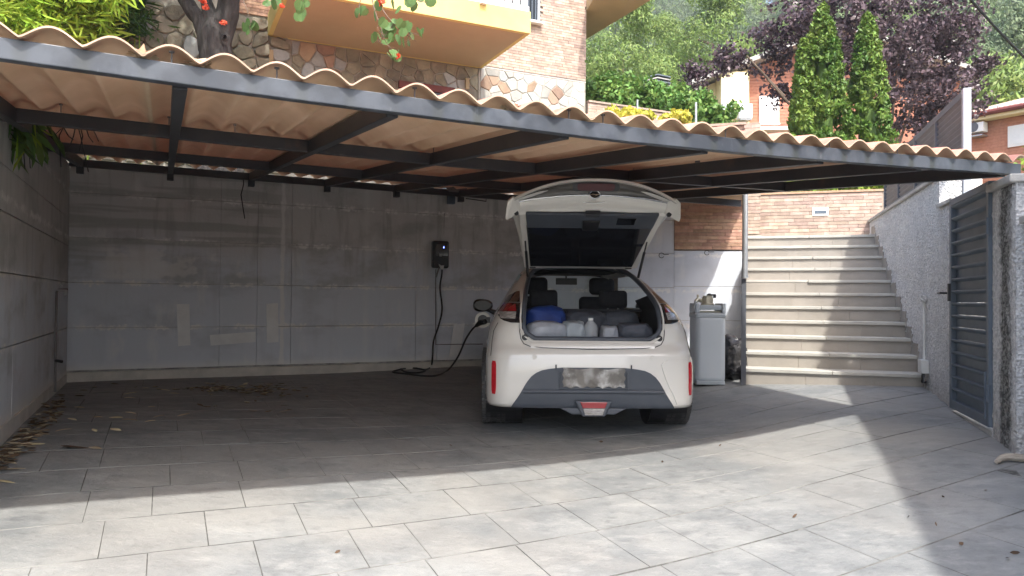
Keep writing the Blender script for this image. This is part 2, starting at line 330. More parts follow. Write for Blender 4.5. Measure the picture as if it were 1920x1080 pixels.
M['greytrim'] = mat('charcoal_bumper_plastic', (.058, .068, .085), (.072, .082, .10), 4, .48, .06, 300)
M['gloss_black'] = mat('gloss_black', (.012, .013, .017), None, rough=.09, coat=.5)
M['taupe_gloss'] = mat('smoked_rear_panel', (.10, .092, .082), None, rough=.15, coat=.5)
M['redlens'] = mat('red_lens', (.30, .006, .012), None, rough=.12, coat=.8)
M['reflector'] = mat('red_reflector', (.50, .008, .02), (.62, .02, .03), 40, .2, coat=.6)
M['darkred'] = mat('dark_red_lens', (.07, .008, .012), None, rough=.35)
M['clearlens'] = mat('clear_lens', (.20, .19, .18), (.45, .43, .41), 30, .15, coat=.6, stretch=(1, 1, 4))
M['darkglass_mirror'] = mat('dark_mirror_glass', (.015, .017, .02), None, rough=.3, spec=.4)
M['chrome'] = mat('chrome', (.70, .70, .70), None, rough=.15, metal=1)
M['seat'] = mat('black_seat_cloth', (.012, .013, .018), (.022, .023, .028), 20, .85)
M['headliner'] = mat('dark_interior_trim', (.035, .037, .042), (.05, .052, .056), 8, .8)
M['carglass'] = mat('tinted_car_glass', (.75, .82, .80), None, rough=.02, trans=1.0)
M['blue_bag'] = mat('blue_cargo_bag', (.015, .045, .24), (.03, .08, .36), 7, .6, .4, 12, bdist=.02)
M['white_bag'] = mat('white_plastic_bag', (.34, .37, .42), (.50, .53, .58), 5, .35, .5, 14, bdist=.02)
M['bottle'] = mat('clear_plastic_bottle', (.62, .66, .70), None, rough=.12, alpha=.55)
M['grey_bag'] = mat('grey_cargo_bag', (.05, .06, .08), (.10, .11, .14), 8, .6, .4, 12, bdist=.02)
M['softener'] = mat('grey_softener_shell', (.52, .58, .63), (.55, .61, .66), 2, .38)
M['softener_band'] = mat('grey_softener_lid', (.36, .41, .45), (.42, .47, .51), 4, .4)
M['brass'] = mat('pale_brass', (.50, .47, .36), (.60, .57, .46), 10, .35, metal=.5)
M['bin_bag'] = mat('black_bin_bag', (.006, .006, .008), rough=.16, spec=.8, bump=1.0, bscale=11, bdist=.06, c2=(.012, .012, .014), scale=8)
M['pvc'] = mat('pale_pvc', (.55, .56, .54), (.62, .63, .61), 5, .5)
M['led'] = mat('blue_led', (.1, .15, .6), None, emit=(.15, .25, 1.0, 3.0))
M['wood_stick'] = mat('weathered_wood', (.28, .24, .19), (.42, .37, .30), 12, .9, .6, 30, stretch=(.3, 3, 3))
def _thin(name, tint, fac):
    m = bpy.data.materials.new(name); m.use_nodes = True; N = m.node_tree.nodes; L = m.node_tree.links; N.clear()
    o = N.new('ShaderNodeOutputMaterial'); t = N.new('ShaderNodeBsdfTransparent'); t.inputs[0].default_value = (*tint, 1)
    g_ = N.new('ShaderNodeBsdfGlossy'); g_.inputs['Roughness'].default_value = .03; x = N.new('ShaderNodeMixShader'); x.inputs[0].default_value = fac
    L.new(t.outputs[0], x.inputs[1]); L.new(g_.outputs[0], x.inputs[2]); L.new(x.outputs[0], o.inputs[0]); return m
M['carglass'] = _thin('tinted_car_glass', (.86, .93, .91), .035)
# smeared plate and maroon frame
M['plate'] = mat('smeared_silver_plate', (.20, .185, .165), (.58, .58, .56), 2.0, .35, stretch=(5, 1, 4), detail=1, c3=(.16, .15, .135), s3=3, t3=(.44, .60), st3=(3, 1, 3))
M['maroon'] = mat('maroon_frame', (.13, .03, .025), (.17, .04, .035), 6, .6)
M['strap'] = mat('grey_strap', (.16, .15, .15), (.20, .19, .19), 6, .8)
M['wire'] = mat('black_cable_jacket', (.012, .012, .012), None, rough=.6)

# ------------------------------------------------------------------ floor height
_fp = np.array([(-3.35,4.87,-.984),(-4.89,8.1,-.946),(-2.63,9.16,-.946),(-1.29,9.79,-.927),(-.57,10.13,-.909),(2.6,11.6,-.90),
(2.5,7.87,-.88),(4.08,7.25,-.838),(3.78,6.28,-.915),(3.46,5.29,-.945),(3.295,4.76,-.984),(-.15,6.6,-1.093),(1.42,6.6,-1.093),(.65,6.6,-1.093),(0.55,9.44,-1.05),
(0,3.3,-1.25),(1.5,3.3,-1.22),(-2,3,-1.2),(0,0,-1.58),(2,0,-1.53),(-3,0,-1.5),(3,3,-1.13),(1.9,8.6,-.9),(-7,0,-1.5),(6,0,-1.5),(-7,6,-1.05),(6,8,-.85)])
def _tps(r2): return np.where(r2 > 0, .5*r2*np.log(np.maximum(r2, 1e-12)), 0)
def _fit(P, lam=.06):
    n = len(P); d = ((P[:, None, :2]-P[None, :, :2])**2).sum(-1); K = _tps(d)+lam*np.eye(n)
    Q = np.c_[np.ones(n), P[:, :2]]; S = np.block([[K, Q], [Q.T, np.zeros((3, 3))]])
    return np.linalg.solve(S, np.r_[P[:, 2], 0, 0, 0])
_fc = _fit(_fp)
def fzv(x, y):
    x = np.asarray(x, float); y = np.asarray(y, float); yc = np.clip(y, -.5, 12); xc = np.clip(x, -7, 7)
    d = (xc[..., None]-_fp[:, 0])**2+(yc[..., None]-_fp[:, 1])**2
    z = (_tps(d)*_fc[:-3]).sum(-1)+_fc[-3]+_fc[-2]*xc+_fc[-1]*yc
    return z + np.minimum(y+.5, 0)*.06
def fz(x, y): return float(fzv(np.array(x), np.array(y)))
def onfloor(px, py):
    r = ray(px, py); z = -1.0
    for i in range(50):
        p = r*(z/r[2]); z = .5*z+.5*fz(p[0], p[1])
    return r*(z/r[2])

# ------------------------------------------------------------------ ground and driveway
g = MB(); g.box((0, 0, -3.3), (1200, 1200, .4)); tag(g.build('ground', M['hill']), kind='structure')
g = MB()
xs = np.linspace(-7.5, 7.5, 76); ys = np.linspace(-3.5, 12.3, 80)
Z = fzv(*np.meshgrid(xs, ys))-.0055
g.grid([[(xs[j], ys[i], Z[i, j]) for j in range(len(xs))] for i in range(len(ys))])
driveway = tag(g.build('driveway', M['joint'], smooth=True), kind='structure')
g = MB(); g.box((0, -9.6, -1.86), (60, 12, .2)); tag(g.build('road', M['street']), kind='structure')

rows = {}; _rows = {2.85: [-.95, -.40, .25, .72, 1.13, 1.60, 2.066, 2.437, 2.9, 3.5, 3.95, 4.5, 4.9, 5.6],
        3.34: [-.95, -.5, -.05, .41, .868, 1.166, 1.63, 2.09, 2.55, 3.15, 3.51, 3.95, 4.6, 5.0],
        2.38: [-.95, -.3, .17, .60, 1.2, 1.66, 2.12, 2.58, 3.022, 3.673, 4.1, 4.6, 5.1, 5.6],
        3.80: [-.95, -.25, .21, .67, 1.0, 1.55, 2.0, 2.46, 2.9, 3.36, 3.9, 4.4, 4.86],
        4.72: [-.95, -.4, .05, .45, .94, 1.56, 2.0, 2.35, 2.9, 3.4, 3.85, 4.3, 4.8]}
bl = [1.44, 1.92, 2.38, 2.85, 3.34, 3.80, 4.26, 4.72, 5.15, 5.61, 6.07, 6.53, 6.99, 7.45, 7.91, 8.37, 8.83, 9.41]
rr = random.Random(3); cnt = 0
for _k, _c in _rows.items():
    while _c[-1] < 7.4: _c.append(round(_c[-1]+rr.choice([.46, .46, .31, .62]), 3))
    rows[_k] = _c
for i in range(len(bl)-1):
    b0, b1 = bl[i], bl[i+1]
    if b0 in rows: cuts = rows[b0]
    else:
        cuts = [-.95]; x = -.95+rr.choice([.3, .46, .6])
        amax = 7.7
        while x < amax: cuts.append(round(x, 3)); x += rr.choice([.46, .46, .46, .31, .62])
    for j in range(len(cuts)-1):
        a0, a1 = cuts[j]+.0025, cuts[j+1]-.0025
        c = AB((a0+a1)/2, (b0+b1)/2)
        # skip those wholly behind the stair foot, the brick return or the right wall, or below the picture
        rel = c[:2]-np.array([2.49, 7.87]); 
        if rel@np.array([-.3*-1, .954]) > .55 and rel@Uv[:2] > -.2: continue
        if (c[:2]-np.array([4.112, 7.36]))@np.array([.954, -.30]) > .30: continue
        if c[1] > 10.55 and c[0] > 1.4: continue
        if c[1] < 2.3 or abs(c[0]/c[1]) > .95: continue
        n = 4; G = []; tilt = (rr.uniform(-.001, .001), rr.uniform(-.001, .001), rr.uniform(-.0008, .0008))
        for ib in range(n):
            row = []
            for ja in range(n):
                u_ = ja/(n-1); v_ = ib/(n-1); ea = .004 if 0 < ja < n-1 else 0
                p = AB(a0+(a1-a0)*u_, b0+.006+(b1-b0-.012)*v_)
                z = fz(p[0], p[1])+tilt[0]*(u_-.5)+tilt[1]*(v_-.5)+tilt[2]
                row.append((p[0], p[1], z))
            G.append(row)
        m = MB(); m.grid(G)
        # skirt
        ring = [G[0][k] for k in range(n)]+[G[k][n-1] for k in range(1, n)]+[G[n-1][k] for k in range(n-2, -1, -1)]+[G[k][0] for k in range(n-2, 0, -1)]
        cx = sum(p[0] for p in ring)/len(ring); cy = sum(p[1] for p in ring)/len(ring)
        low = [(p[0]+(p[0]-cx)*.012, p[1]+(p[1]-cy)*.012, p[2]-.008) for p in ring]; k = len(ring)
        m.add(ring+low, [(q, k+q, k+(q+1) % k, (q+1) % k) for q in range(k)], 1)
        ct = (float(c[0]), float(c[1]), 0)
        me = m.mesh('paving_tile', [M['tilec'], M['joint']], ct); o = inst('paving_tile', me, driveway, ct); cnt += 1
print('paving tiles', cnt)
# dark slab and soil strip beside the pillar, right
g = MB(); p0 = onfloor(1880, 885); g.prism([(p0[0]-.02, p0[1]+.02, p0[2]+.003), (p0[0]+.16, p0[1]-.32, p0[2]-.03), (p0[0]+1.2, p0[1]-.1, p0[2]-.02), (p0[0]+1.0, p0[1]+.35, p0[2])], (0, 0, .006))
tag(g.build('pavement', M['stucco_dirty']), kind='structure')

# ------------------------------------------------------------------ back wall and left wall (formwork panels)
bwall = thing('concrete_wall', 'long shaded grey concrete wall at the back of the carport behind the car', 'wall', AB(2.5, 9.41, -.95))
m = MB(); m.obox(AB(-1.15, 9.45, -1.2), Av*8.9, Bv*.22, Zv*2.60); m.build('wall_core', M['seam'], bwall)
zj = [-.35, .15, .645, 1.14]; aj = [-.954, .62, 1.49, 1.78, 2.50, 2.98, 4.05, 5.1, 6.5]
aj = [-.954, .60, 1.02, 1.42, 3.02, 3.32, 4.9, 6.2, 7.6]
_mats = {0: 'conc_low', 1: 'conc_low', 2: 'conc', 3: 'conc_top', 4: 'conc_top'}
def panel(parent, P, ex, ez, n_in, mt, thick=.04, name='concrete_panel'):
    m = MB(); m.obox(P, ex, n_in*thick, ez); return m.build(name, M[mt], parent, bevel=.0025)
zz = [-.82]+zj+[1.44]
for i in range(5):
    for j in range(len(aj)-1):
        dp = rr.uniform(-.003, .003)
        ga = rr.uniform(.0005, .002)
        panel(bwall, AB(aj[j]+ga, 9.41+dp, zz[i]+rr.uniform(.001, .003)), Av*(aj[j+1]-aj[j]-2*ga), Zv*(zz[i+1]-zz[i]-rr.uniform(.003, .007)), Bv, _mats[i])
m = MB(); m.obox(AB(-1.0, 9.395, -1.05), Av*8.6, Bv*.06, Zv*.21); m.build('cement_foot', M['skirt'], bwall, bevel=.01)
def wallpatch(pts, mt='patch', nm='wall_patch', th=.008):
    P = [online(px, py, AB(0, 9.41), Av) for px, py in pts]
    m = MB(); m.prism([p-Bv*.006 for p in P][::-1], -Bv*th); return m.build(nm, M[mt], bwall, fixn=True)
wallpatch([(331, 570), (355, 570), (357, 647), (334, 649)])
wallpatch([(393, 628), (479, 622), (479, 641), (395, 648)])
wallpatch([(499, 570), (521, 568), (522, 641), (500, 643)])
wallpatch([(850, 609), (871, 606), (862, 667), (841, 670)])
# long pale drip on the wall joint
def drip(pts, w=.02):
    m = MB()
    for k in range(len(pts)-1):
        a_, b_ = online(*pts[k], AB(0, 9.41), Av), online(*pts[k+1], AB(0, 9.41), Av)
        w1 = w*rr.uniform(.5, 1.5); m.prism([a_-Av*w1-Bv*.004, a_+Av*w1-Bv*.004, b_+Av*w1*.8-Bv*.004, b_-Av*w1*.8-Bv*.004], -Bv*.002)
    return m.build('mortar_drip', M['seam'], bwall, fixn=True)
if 0: drip([(530, 370), (527, 395), (533, 425), (529, 455), (533, 480)], .018); drip([(533, 560), (530, 600), (534, 640), (531, 672)], .018)
drip([(833, 400), (832, 440)], .008)

C0 = AB(-.954, 9.41)
lwall = thing('concrete_wall', 'streaky grey concrete side wall on the left, below the bamboo', 'wall', AB(-.954, 7.0, -.97))
m = MB(); m.obox(AB(-1.22, 3.2, -1.4), Av*.22, Bv*6.45, Zv*2.83); m.build('wall_core', M['seam'], lwall)
zl = [-.86, -.35, .15, .55, .85, 1.14, 1.44]; bj = [9.41, 8.25, 7.55, 6.2, 4.9, 3.2]
for i in range(len(zl)-1):
    for j in range(len(bj)-1):
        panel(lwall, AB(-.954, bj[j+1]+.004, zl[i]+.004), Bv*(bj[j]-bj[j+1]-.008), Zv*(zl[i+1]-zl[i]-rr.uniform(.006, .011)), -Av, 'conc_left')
m = MB(); m.obox(AB(-1.0, 3.2, -1.5), Av*.055, Bv*6.2, Zv*.645); m.build('cement_foot', M['skirt'], lwall, bevel=.01)
# pipe on left wall
t = thing('water_pipe', 'thin dark pipe with a tap running down the left wall near the corner', 'pipe', AB(-.92, 8.3, -.7))
m = MB(); m.tube([AB(-.93, 8.28, -.92), AB(-.93, 8.28, .04), AB(-.93, 8.45, .06), AB(-.93, 9.1, .07)], .011, 8); m.build('pipe', M['strap'], t, smooth=True)
m = MB(); m.tube([AB(-.93, 8.33, .05), AB(-.86, 8.33, .05), AB(-.86, 8.33, .0)], .013, 8); m.tube([AB(-.90, 8.28, .10), AB(-.90, 8.40, .10)], .009, 6); m.build('tap', M['galv'], t, smooth=True)
m = MB(); m.tube([AB(-.93, 8.28, -.62), AB(-.87, 8.24, -.63)], .015, 8); m.build('pipe_clip', M['black_plastic'], t)
# terraces behind the walls
def poly_block(name, pts, z0, z1, mt, **k):
    m = MB(); m.prism([(p[0], p[1], z0) for p in pts], (0, 0, z1-z0)); return tag(m.build(name, M[mt], fixn=True), kind='structure')
poly_block('terrace', [AB(-9, 9.67), AB(6.4, 9.67), AB(6.4, 11.75), AB(-9, 11.75)], -3, 1.36, 'soil')
poly_block('left_terrace', [AB(-9, 1), AB(-1.23, 3.2), AB(-1.23, 9.66), AB(-9, 9.66)], -3, 1.10, 'soil')
poly_block('upper_terrace', [AB(5.5, 12.4), (6.0, 12.4), (14, 12), (30, 30), (-12, 40), AB(-9, 12.4)], -3, 1.55, 'soil')

# ------------------------------------------------------------------ brick helper
def brick_field(parent, P, d, out, width, z0, z1, L=.22, H=.05, mt='brick', limit=300, g=.005, proud=.012, skip=None, sort=None):
    me = MB(); me.obox(np.array([g/2, 0, g/2]), (L-g, 0, 0), (0, .03, 0), (0, 0, H-g)); base = me.mesh('brick', M[mt])
    ang = math.atan2(d[1], d[0]); items = []
    org = worigin(parent)
    nz = int(round((z1-z0)/H)); H2 = (z1-z0)/nz
    offs = [0, .5, .25, .75, .33]
    for r_ in range(nz):
        x = -L*((offs[r_ % 5]+rr.uniform(-.06, .06)) % 1)
        while x < width-.01:
            x0, x1 = max(x, 0), min(x+L, width)
            if x1-x0 > .03 and not (skip and skip((x0+x1)/2, z0+(r_+.5)*H2)):
                items.append((x0, x1-x0, r_))
            x += L
    if sort: items.sort(key=lambda it: -sort(it[0]+it[1]/2, z0+it[2]*H2))
    rest = MB()
    for k, (x0, wd, r_) in enumerate(items):
        pr = rr.uniform(0, .004); p = P+d*x0+Zv*(z0+r_*H2-P[2])+out*(proud+pr)
        if k < limit:
            o = inst('brick', base, parent, tuple(p-np.array(org)), (0, 0, ang), ((wd)/L, 1, H2/H))
        else:
            rest.obox(p+d*g/2+Zv*g/2, d*(wd-g), -out*.03, Zv*(H2-g))
    if rest.v:
        tag(rest.build('brick_courses', M[mt], parent), kind='stuff')

# ------------------------------------------------------------------ brick return wall right of the garage
PR = np.array([1.50, 10.49, 0]); dR = np.array([.9995, -.03, 0]); dR /= np.linalg.norm(dR); nR = np.array([-dR[1], dR[0], 0]); outR = -nR
rw = thing('brick_wall', 'brick wall over whitewashed concrete between the car and the stairs', 'wall', tuple(PR+dR*.9+Zv*-.9))
WR = 1.80; XB = .785
m = MB(); m.prism([PR+nR*.001+Zv*-1.1, PR+dR*WR+nR*.001+Zv*-1.1, (3.62, 11.35, -1.1), (2.6, 11.9, -1.1), (1.47, 11.25, -1.1)], (0, 0, 2.75)); m.build('wall_core', M['mortar'], rw, fixn=True)
for (xa, xb, zs__) in ((0, XB, (-.98, -.30, .19, .675, 1.14, 1.6)), (XB+.004, WR, (-.98, -.27, .21, .715))):
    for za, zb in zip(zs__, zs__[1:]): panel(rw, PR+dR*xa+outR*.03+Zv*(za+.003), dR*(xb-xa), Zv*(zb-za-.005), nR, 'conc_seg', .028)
brick_field(rw, PR+dR*XB, dR, outR, WR-XB-.01, .73, 1.64, L=.265, H=.048, mt='brick', proud=.045)
m = MB(); m.obox(PR+dR*XB+Zv*.73, dR*(WR-XB-.01), outR*.028, Zv*.9); m.build('mortar_bed', M['mortar'], rw)
m = MB(); m.obox(PR+outR*.045+Zv*-1.1, dR*(WR+.02), nR*.04, Zv*.17); m.build('cement_foot', M['skirt'], rw, bevel=.008)
# wall rings
def ring(px, py, P, d, out, label, r=.045):
    c = online(px, py, P, d)+out*.012
    pts = [c+d*math.cos(a_)*r+Zv*math.sin(a_)*r for a_ in np.linspace(.4, 5.9, 14)]
    m = MB(); m.tube(pts, .005, 6); m.tube([pts[0], pts[0]+d*.07], .005, 6)
    o = m.build('wall_ring', M['wire']); tag(o, label, 'ring')
ring(1325, 474, PR+outR*.045, dR, outR, 'thin wire ring hooked on the whitewashed wall just below the bricks', .032)
ring(1240, 479, PR+outR*.03, dR, outR, 'thin wire ring on the pale back wall right of the raised tailgate', .035)

# ------------------------------------------------------------------ stairs
L11 = np.array([2.49, 7.87, 0]); W_ = 1.70; RZ = .165; GO = .291
st = thing('staircase', 'beige tiled staircase of eleven steps climbing between brick and stucco walls', 'stairs', tuple(L11+Uv*.85+Zv*-.88))
for n in range(11, 0, -1):
    k = 11-n; base = L11+Vv*(GO*k); zt = (6.5-n)*RZ+.034   # top of tread
    zb = -1.15 if n == 11 else zt-RZ
    # riser tiles
    cuts = [0, W_*(.32+.03*(n % 2)), W_*(.66+.05*(n % 3)-.03), W_]
    for c0, c1 in zip(cuts, cuts[1:]):
        m = MB(); m.obox(base+Uv*(c0+.0015)+Vv*.022+Zv*(zb-.002), Uv*(c1-c0-.003), Vv*.02, Zv*(zt-.032-zb)); m.build('riser_tile', M['riser'], st)
    m = MB(); m.obox(base+Uv*.0+Vv*.035+Zv*(zb-.2 if n < 11 else -1.2), Uv*W_, Vv*(GO*1.2), Zv*(zt-.034-(zb-.2 if n < 11 else -1.2))); m.build('step_core', M['mortar'], st)
    for s_ in (0, 1):
        c0, c1 = (0, W_*.5-.002) if s_ == 0 else (W_*.5+.002, W_)
        th = .034; fr = 0.0
        if n == 5 and s_ == 0: c1 = W_*.44; fr = .024; th = .03
        if n == 5 and s_ == 1: c0 = W_*.442
        m = MB(); m.obox(base+Uv*c0+Vv*fr+Zv*(zt-th), Uv*(c1-c0), Vv*(GO+.03-fr), Zv*th); 
        m.build('tread_slab', M['tread'], st, bevel=.004)
m = MB(); pv = [(.05, -1.2), (GO*10+.25, -1.2), (GO*10+.25, 5.5*RZ-.14), (.05, -4.5*RZ-.14)]; m.prism([L11+Vv*a_+Uv*.004+Zv*z_ for a_, z_ in pv], Uv*(W_-.01)); m.build('stair_body', M['skirt'], st, fixn=True)
# landing
poly_block('landing', [L11+Vv*(GO*10+.3), L11+Vv*(GO*10+.3)+Uv*W_, L11+Vv*(GO*10+1.2)+Uv*(W_+.2), L11+Vv*(GO*10+1.2)-Uv*.1], .3, (6.5-1)*RZ+.030, 'tread')

# ------------------------------------------------------------------ brick wall behind the stairs, pillar, hedge, wall lamp
PB = L11+Vv*(GO*10+.30)+Uv*.02; PB = PB.copy()
PBd = PB+Vv*.20
bw2 = thing('brick_wall', 'low sunlit brick wall at the top of the stairs with a hedge above it', 'wall', tuple(PBd+Uv*.9+Zv*.9))
zt2 = 1.60
m = MB(); m.obox(PBd+Uv*.12+Zv*.5, Uv*1.75, Vv*.25, Zv*(zt2-.5)); m.build('wall_core', M['mortar'], bw2)
brick_field(bw2, PBd+Uv*.12, Uv, -Vv, 1.72, .93, zt2-.01, L=.27, H=.052, mt='brick_pale')
m = MB(); m.obox(PBd+Uv*.10-Vv*.03+Zv*(zt2), Uv*1.76, Vv*.3, Zv*.03); m.build('coping', M['brick'], bw2)
pil = thing('brick_pillar', 'narrow sunlit brick pillar at the left end of the top step', 'pillar', tuple(PB+Zv*.93))
m = MB(); m.obox(PB-Uv*.05+Zv*.4, Uv*.23, Vv*.25, Zv*2.25); m.build('pillar_core', M['mortar'], pil)
brick_field(pil, PB-Uv*.05, Uv, -Vv, .235, 1.0, 2.62, L=.22, H=.05, mt='brick_pale')
m = MB(); m.obox(PB-Uv*.06-Vv*.02+Zv*.90, Uv*.26, Vv*.2, Zv*.075); m.build('stone_base', M['tread'], pil, bevel=.005)
wl = thing('wall_lamp', 'small white rectangular lamp set in the brick wall above the stairs', 'lamp')
c = online(1538, 397, PBd, Uv)-Vv*.03
m = MB(); m.obox(c-Uv*.11-Zv*.06, Uv*.22, Vv*.04, Zv*.12); m.build('lamp_frame', M['white_frame'], wl, bevel=.006)
m = MB(); m.obox(c-Uv*.08-Zv*.03-Vv*.006, Uv*.16, Vv*.01, Zv*.045); m.build('lamp_slot', M['gate'], wl)
# parapet left of the pillar
par = thing('brick_parapet', 'brick parapet seen above the carport roof left of the conifers', 'wall', tuple(PB-Uv*.6+Zv*2))
Pp = PB-Uv*1.12
m = MB(); m.obox(Pp+Vv*.04+Zv*1.5, Uv*1.08, Vv*.2, Zv*1.16); m.build('wall_core', M['mortar'], par)
brick_field(par, Pp+Vv*.04, Uv, -Vv, 1.08, 1.9, 2.62, L=.26, H=.055, mt='brick_pale')
m = MB(); m.obox(Pp-Vv*.02+Zv*2.63, Uv*1.10, Vv*.3, Zv*.035); m.build('coping', M['brick_pale'], par)

# ------------------------------------------------------------------ right stucco wall
RW = L11+Uv*W_
def RWp(t_, off=0.0, z=0.0): return RW+Vv*t_+Uv*off+Zv*z
sw = thing('stucco_wall', 'rough whitewashed stucco wall rising beside the stairs on the right', 'wall', tuple(RWp(1, .1, -.85)))
def rough_wall(name, t0, t1, z0, z1, mt, parent, thick=.22, amp=.008, off=0.0):
    nt_, nz_ = max(3, int((t1-t0)/.028)), max(3, int((z1-z0)/.028)); G = []
    for i in range(nz_+1):
        row = []
        for j in range(nt_+1):
            edge = (i in (0, nz_) or j in (0, nt_))
            o_ = off-(0 if edge else RNG.rand()**2*amp*2)
            row.append(RWp(t0+(t1-t0)*j/nt_, o_, z0+(z1-z0)*i/nz_))
        G.append(row)
    m = MB(); m.grid(G)
    m.obox(RWp(t0, off+.002, z0), Vv*(t1-t0), Uv*thick, Zv*(z1-z0))
    return m.build(name, M[mt], parent, smooth=60)
rough_wall('stucco_face', -.545, 3.5, -1.1, 1.155, 'stucco', sw)
rough_wall('stucco_face', -1.085, -.547, -1.1, .875, 'stucco', sw)
m = MB(); m.obox(RWp(-.56, -.03, 1.157), Vv*4.1, Uv*.29, Zv*.035); m.build('coping', M['coping'], sw, bevel=.006)
m = MB(); m.obox(RWp(-1.09, -.03, .877), Vv*.52, Uv*.29, Zv*.035); m.build('coping', M['coping'], sw, bevel=.006)
for n in range(11, 0, -1):   # stepped skirting tiles
    k = 11-n; zt = (6.5-n)*RZ+.034
    m = MB(); m.obox(RWp(GO*k-.0, -.014, zt), Vv*(GO-.004), Uv*.016, Zv*.125); m.build('skirting_tile', M['riser'], sw)
    m = MB(); m.obox(RWp(GO*k-.05, -.012, zt-RZ+.02), Vv*.048, Uv*.013, Zv*(RZ+.03)); m.build('skirting_tile', M['riser'], sw)
# conduit
t = thing('electrical_conduit', 'white electrical conduit with junction boxes on the stucco wall by the stairs', 'conduit', tuple(RWp(-.1, -.03, -.6)))
m = MB(); m.tube([RWp(-.06, -.03, .05), RWp(-.075, -.03, -.02), RWp(-.085, -.03, -.1), RWp(-.12, -.035, -.56)], .011, 8); m.build('conduit_tube', M['pvc'], t, smooth=True)
m = MB(); m.obox(RWp(-.11, -.06, .02), Vv*.1, Uv*.05, Zv*.065); m.build('switch_box', M['stucco'], t, bevel=.004)
m = MB(); m.obox(RWp(-.22, -.08, -.68), Vv*.15, Uv*.07, Zv*.13); m.build('junction_box', M['pvc'], t, bevel=.006)
fl = [onfloor(x_, y_) for x_, y_ in ((1747, 722), (1755, 735), (1770, 742), (1782, 752), (1792, 760))]
m = MB(); m.tube([RWp(-.16, -.05, -.68), RWp(-.18, -.06, -.76)]+[p+np.array([0, 0, .02]) for p in fl], .016, 8)
tag(m.build('hose', M['black_plastic'], smooth=True), 'dark corrugated hose curling from the junction box along the ground', 'hose')

# gate
gt = thing('louvred_gate', 'closed dark grey metal gate with louvred slats between stucco wall and pillar', 'gate', tuple(RWp(-1.64, 0, -.92)))
g0, g1, gz0, gz1 = -2.165, -1.10, -.885, .885
fr = .055
for (ta, tb, za, zb) in ((g0, g0+fr, gz0, gz1), (g1-fr, g1, gz0, gz1), (g0+fr, g1-fr, gz1-fr, gz1), (g0+fr, g1-fr, gz0, gz0+fr+.02)):
    m = MB(); m.obox(RWp(ta, -.045, za), Vv*(tb-ta), Uv*.06, Zv*(zb-za)); m.build('frame_bar', M['gate'], gt, bevel=.003)
m = MB(); m.obox(RWp(g0-.02, -.03, -1.25), Vv*(g1-g0+.04), Uv*.5, Zv*.34); m.build('light_gap_filler', M['coping'], gt, bevel=.006)  # added block, stops sunlight shining through the gap below the gate
ns = 16; zs = np.linspace(gz0+fr+.02, gz1-fr, ns+1)
for i in range(ns):
    za, zb = zs[i], zs[i+1]; h = zb-za
    m = MB(); pr = [(-.004, za), (-.006, zb-.034), (-.036, zb-.018), (-.042, zb-.010), (-.040, zb-.002), (.004, zb-.002), (.006, za)]
    m.prism([RWp(g0+fr, o_, z_) for o_, z_ in pr], Vv*(g1-g0-2*fr)); m.build('slat', M['gate_in'], gt, fixn=True)
m = MB(); m.obox(RWp(g1-.05, -.065, .02), Vv*.035, Uv*.02, Zv*.15); m.tube([RWp(g1-.03, -.07, .09), RWp(g1-.03, -.12, .09), RWp(g1+.05, -.12, .09)], .009, 8); m.build('latch', M['black_plastic'], gt)
for z_ in (-.70, .5):
    m = MB(); m.tube([RWp(g0-.006, -.05, z_), RWp(g0-.006, -.05, z_+.12)], .012, 8); m.build('hinge', M['gate'], gt, smooth=True)
m = MB(); m.obox(RWp(g0+.06, -.055, -.83), Vv*.02, Uv*.02, Zv*.34); m.build('drop_bolt', M['gate'], gt)

# pillar
pl = thing('gate_pillar', 'thick stucco gate pillar stained black under its cement coping at the right edge', 'pillar', tuple(RWp(-2.4, 0, -1)))
M['stucco_pillar'] = stucco('stained_pillar_stucco', (Vv, float(np.dot(RW, Vv))-2.46, .15))
rough_wall('pillar_face', -2.64, -2.17, -1.3, .80, 'stucco_pillar', pl, .35, .007, -.02)
m = MB(); m.obox(RWp(-2.67, -.06, .80), Vv*.52, Uv*.42, Zv*.055); m.build('coping', M['coping'], pl, bevel=.01)
lw = thing('stucco_wall', 'lower stucco wall with a thin coping beyond the stained gate pillar', 'wall', tuple(RWp(-3.5, 0, -1)))
rough_wall('stucco_face', -6.5, -2.655, -1.7, .52, 'stucco', lw, .3, .007, .03)
m = MB(); m.obox(RWp(-6.5, -.01, .522), Vv*3.83, Uv*.36, Zv*.05); m.build('coping', M['coping'], lw, bevel=.008)

# fence on the wall
fn = thing('louvred_fence', 'dark grey louvred privacy fence standing on top of the stucco wall', 'fence', tuple(RWp(.7, .1, 1.2)))
ft = [-1.12, .77, 2.60]; fz1 = 1.83
for k, t_ in enumerate(ft):
    m = MB(); m.obox(RWp(t_-.03, .05, .88 if k == 0 else 1.19), Vv*.055, Uv*.06, Zv*((fz1-.88) if k == 0 else fz1-1.19))
    m.build('post', M['fence_post'] if k == 0 else M['fence'], fn, bevel=.003)
for k in range(2):
    ta, tb = ft[k]+.047, ft[k+1]-.032
    for (za, zb) in ((1.23, 1.27), (fz1-.065, fz1-.005)):
        m = MB(); m.obox(RWp(ta, .055, za), Vv*(tb-ta), Uv*.05, Zv*(zb-za)); m.build('rail', M['fence'], fn)
    tm = (ta+tb)/2
    m = MB(); m.obox(RWp(tm-.012, .05, 1.27), Vv*.024, Uv*.055, Zv*(fz1-.065-1.27)); m.build('stile', M['fence'], fn)
    nsl = 10; hz = (fz1-.065-1.27)/nsl
    for i in range(nsl):
        z_ = 1.27+i*hz; m = MB()
        m.prism([RWp(ta, .062, z_+hz*.98), RWp(ta, .062, z_+hz*.98+.006), RWp(ta, .098, z_-.012), RWp(ta, .098, z_-.018)], Vv*(tb-ta)); m.build('slat', M['fence'], fn, fixn=True)

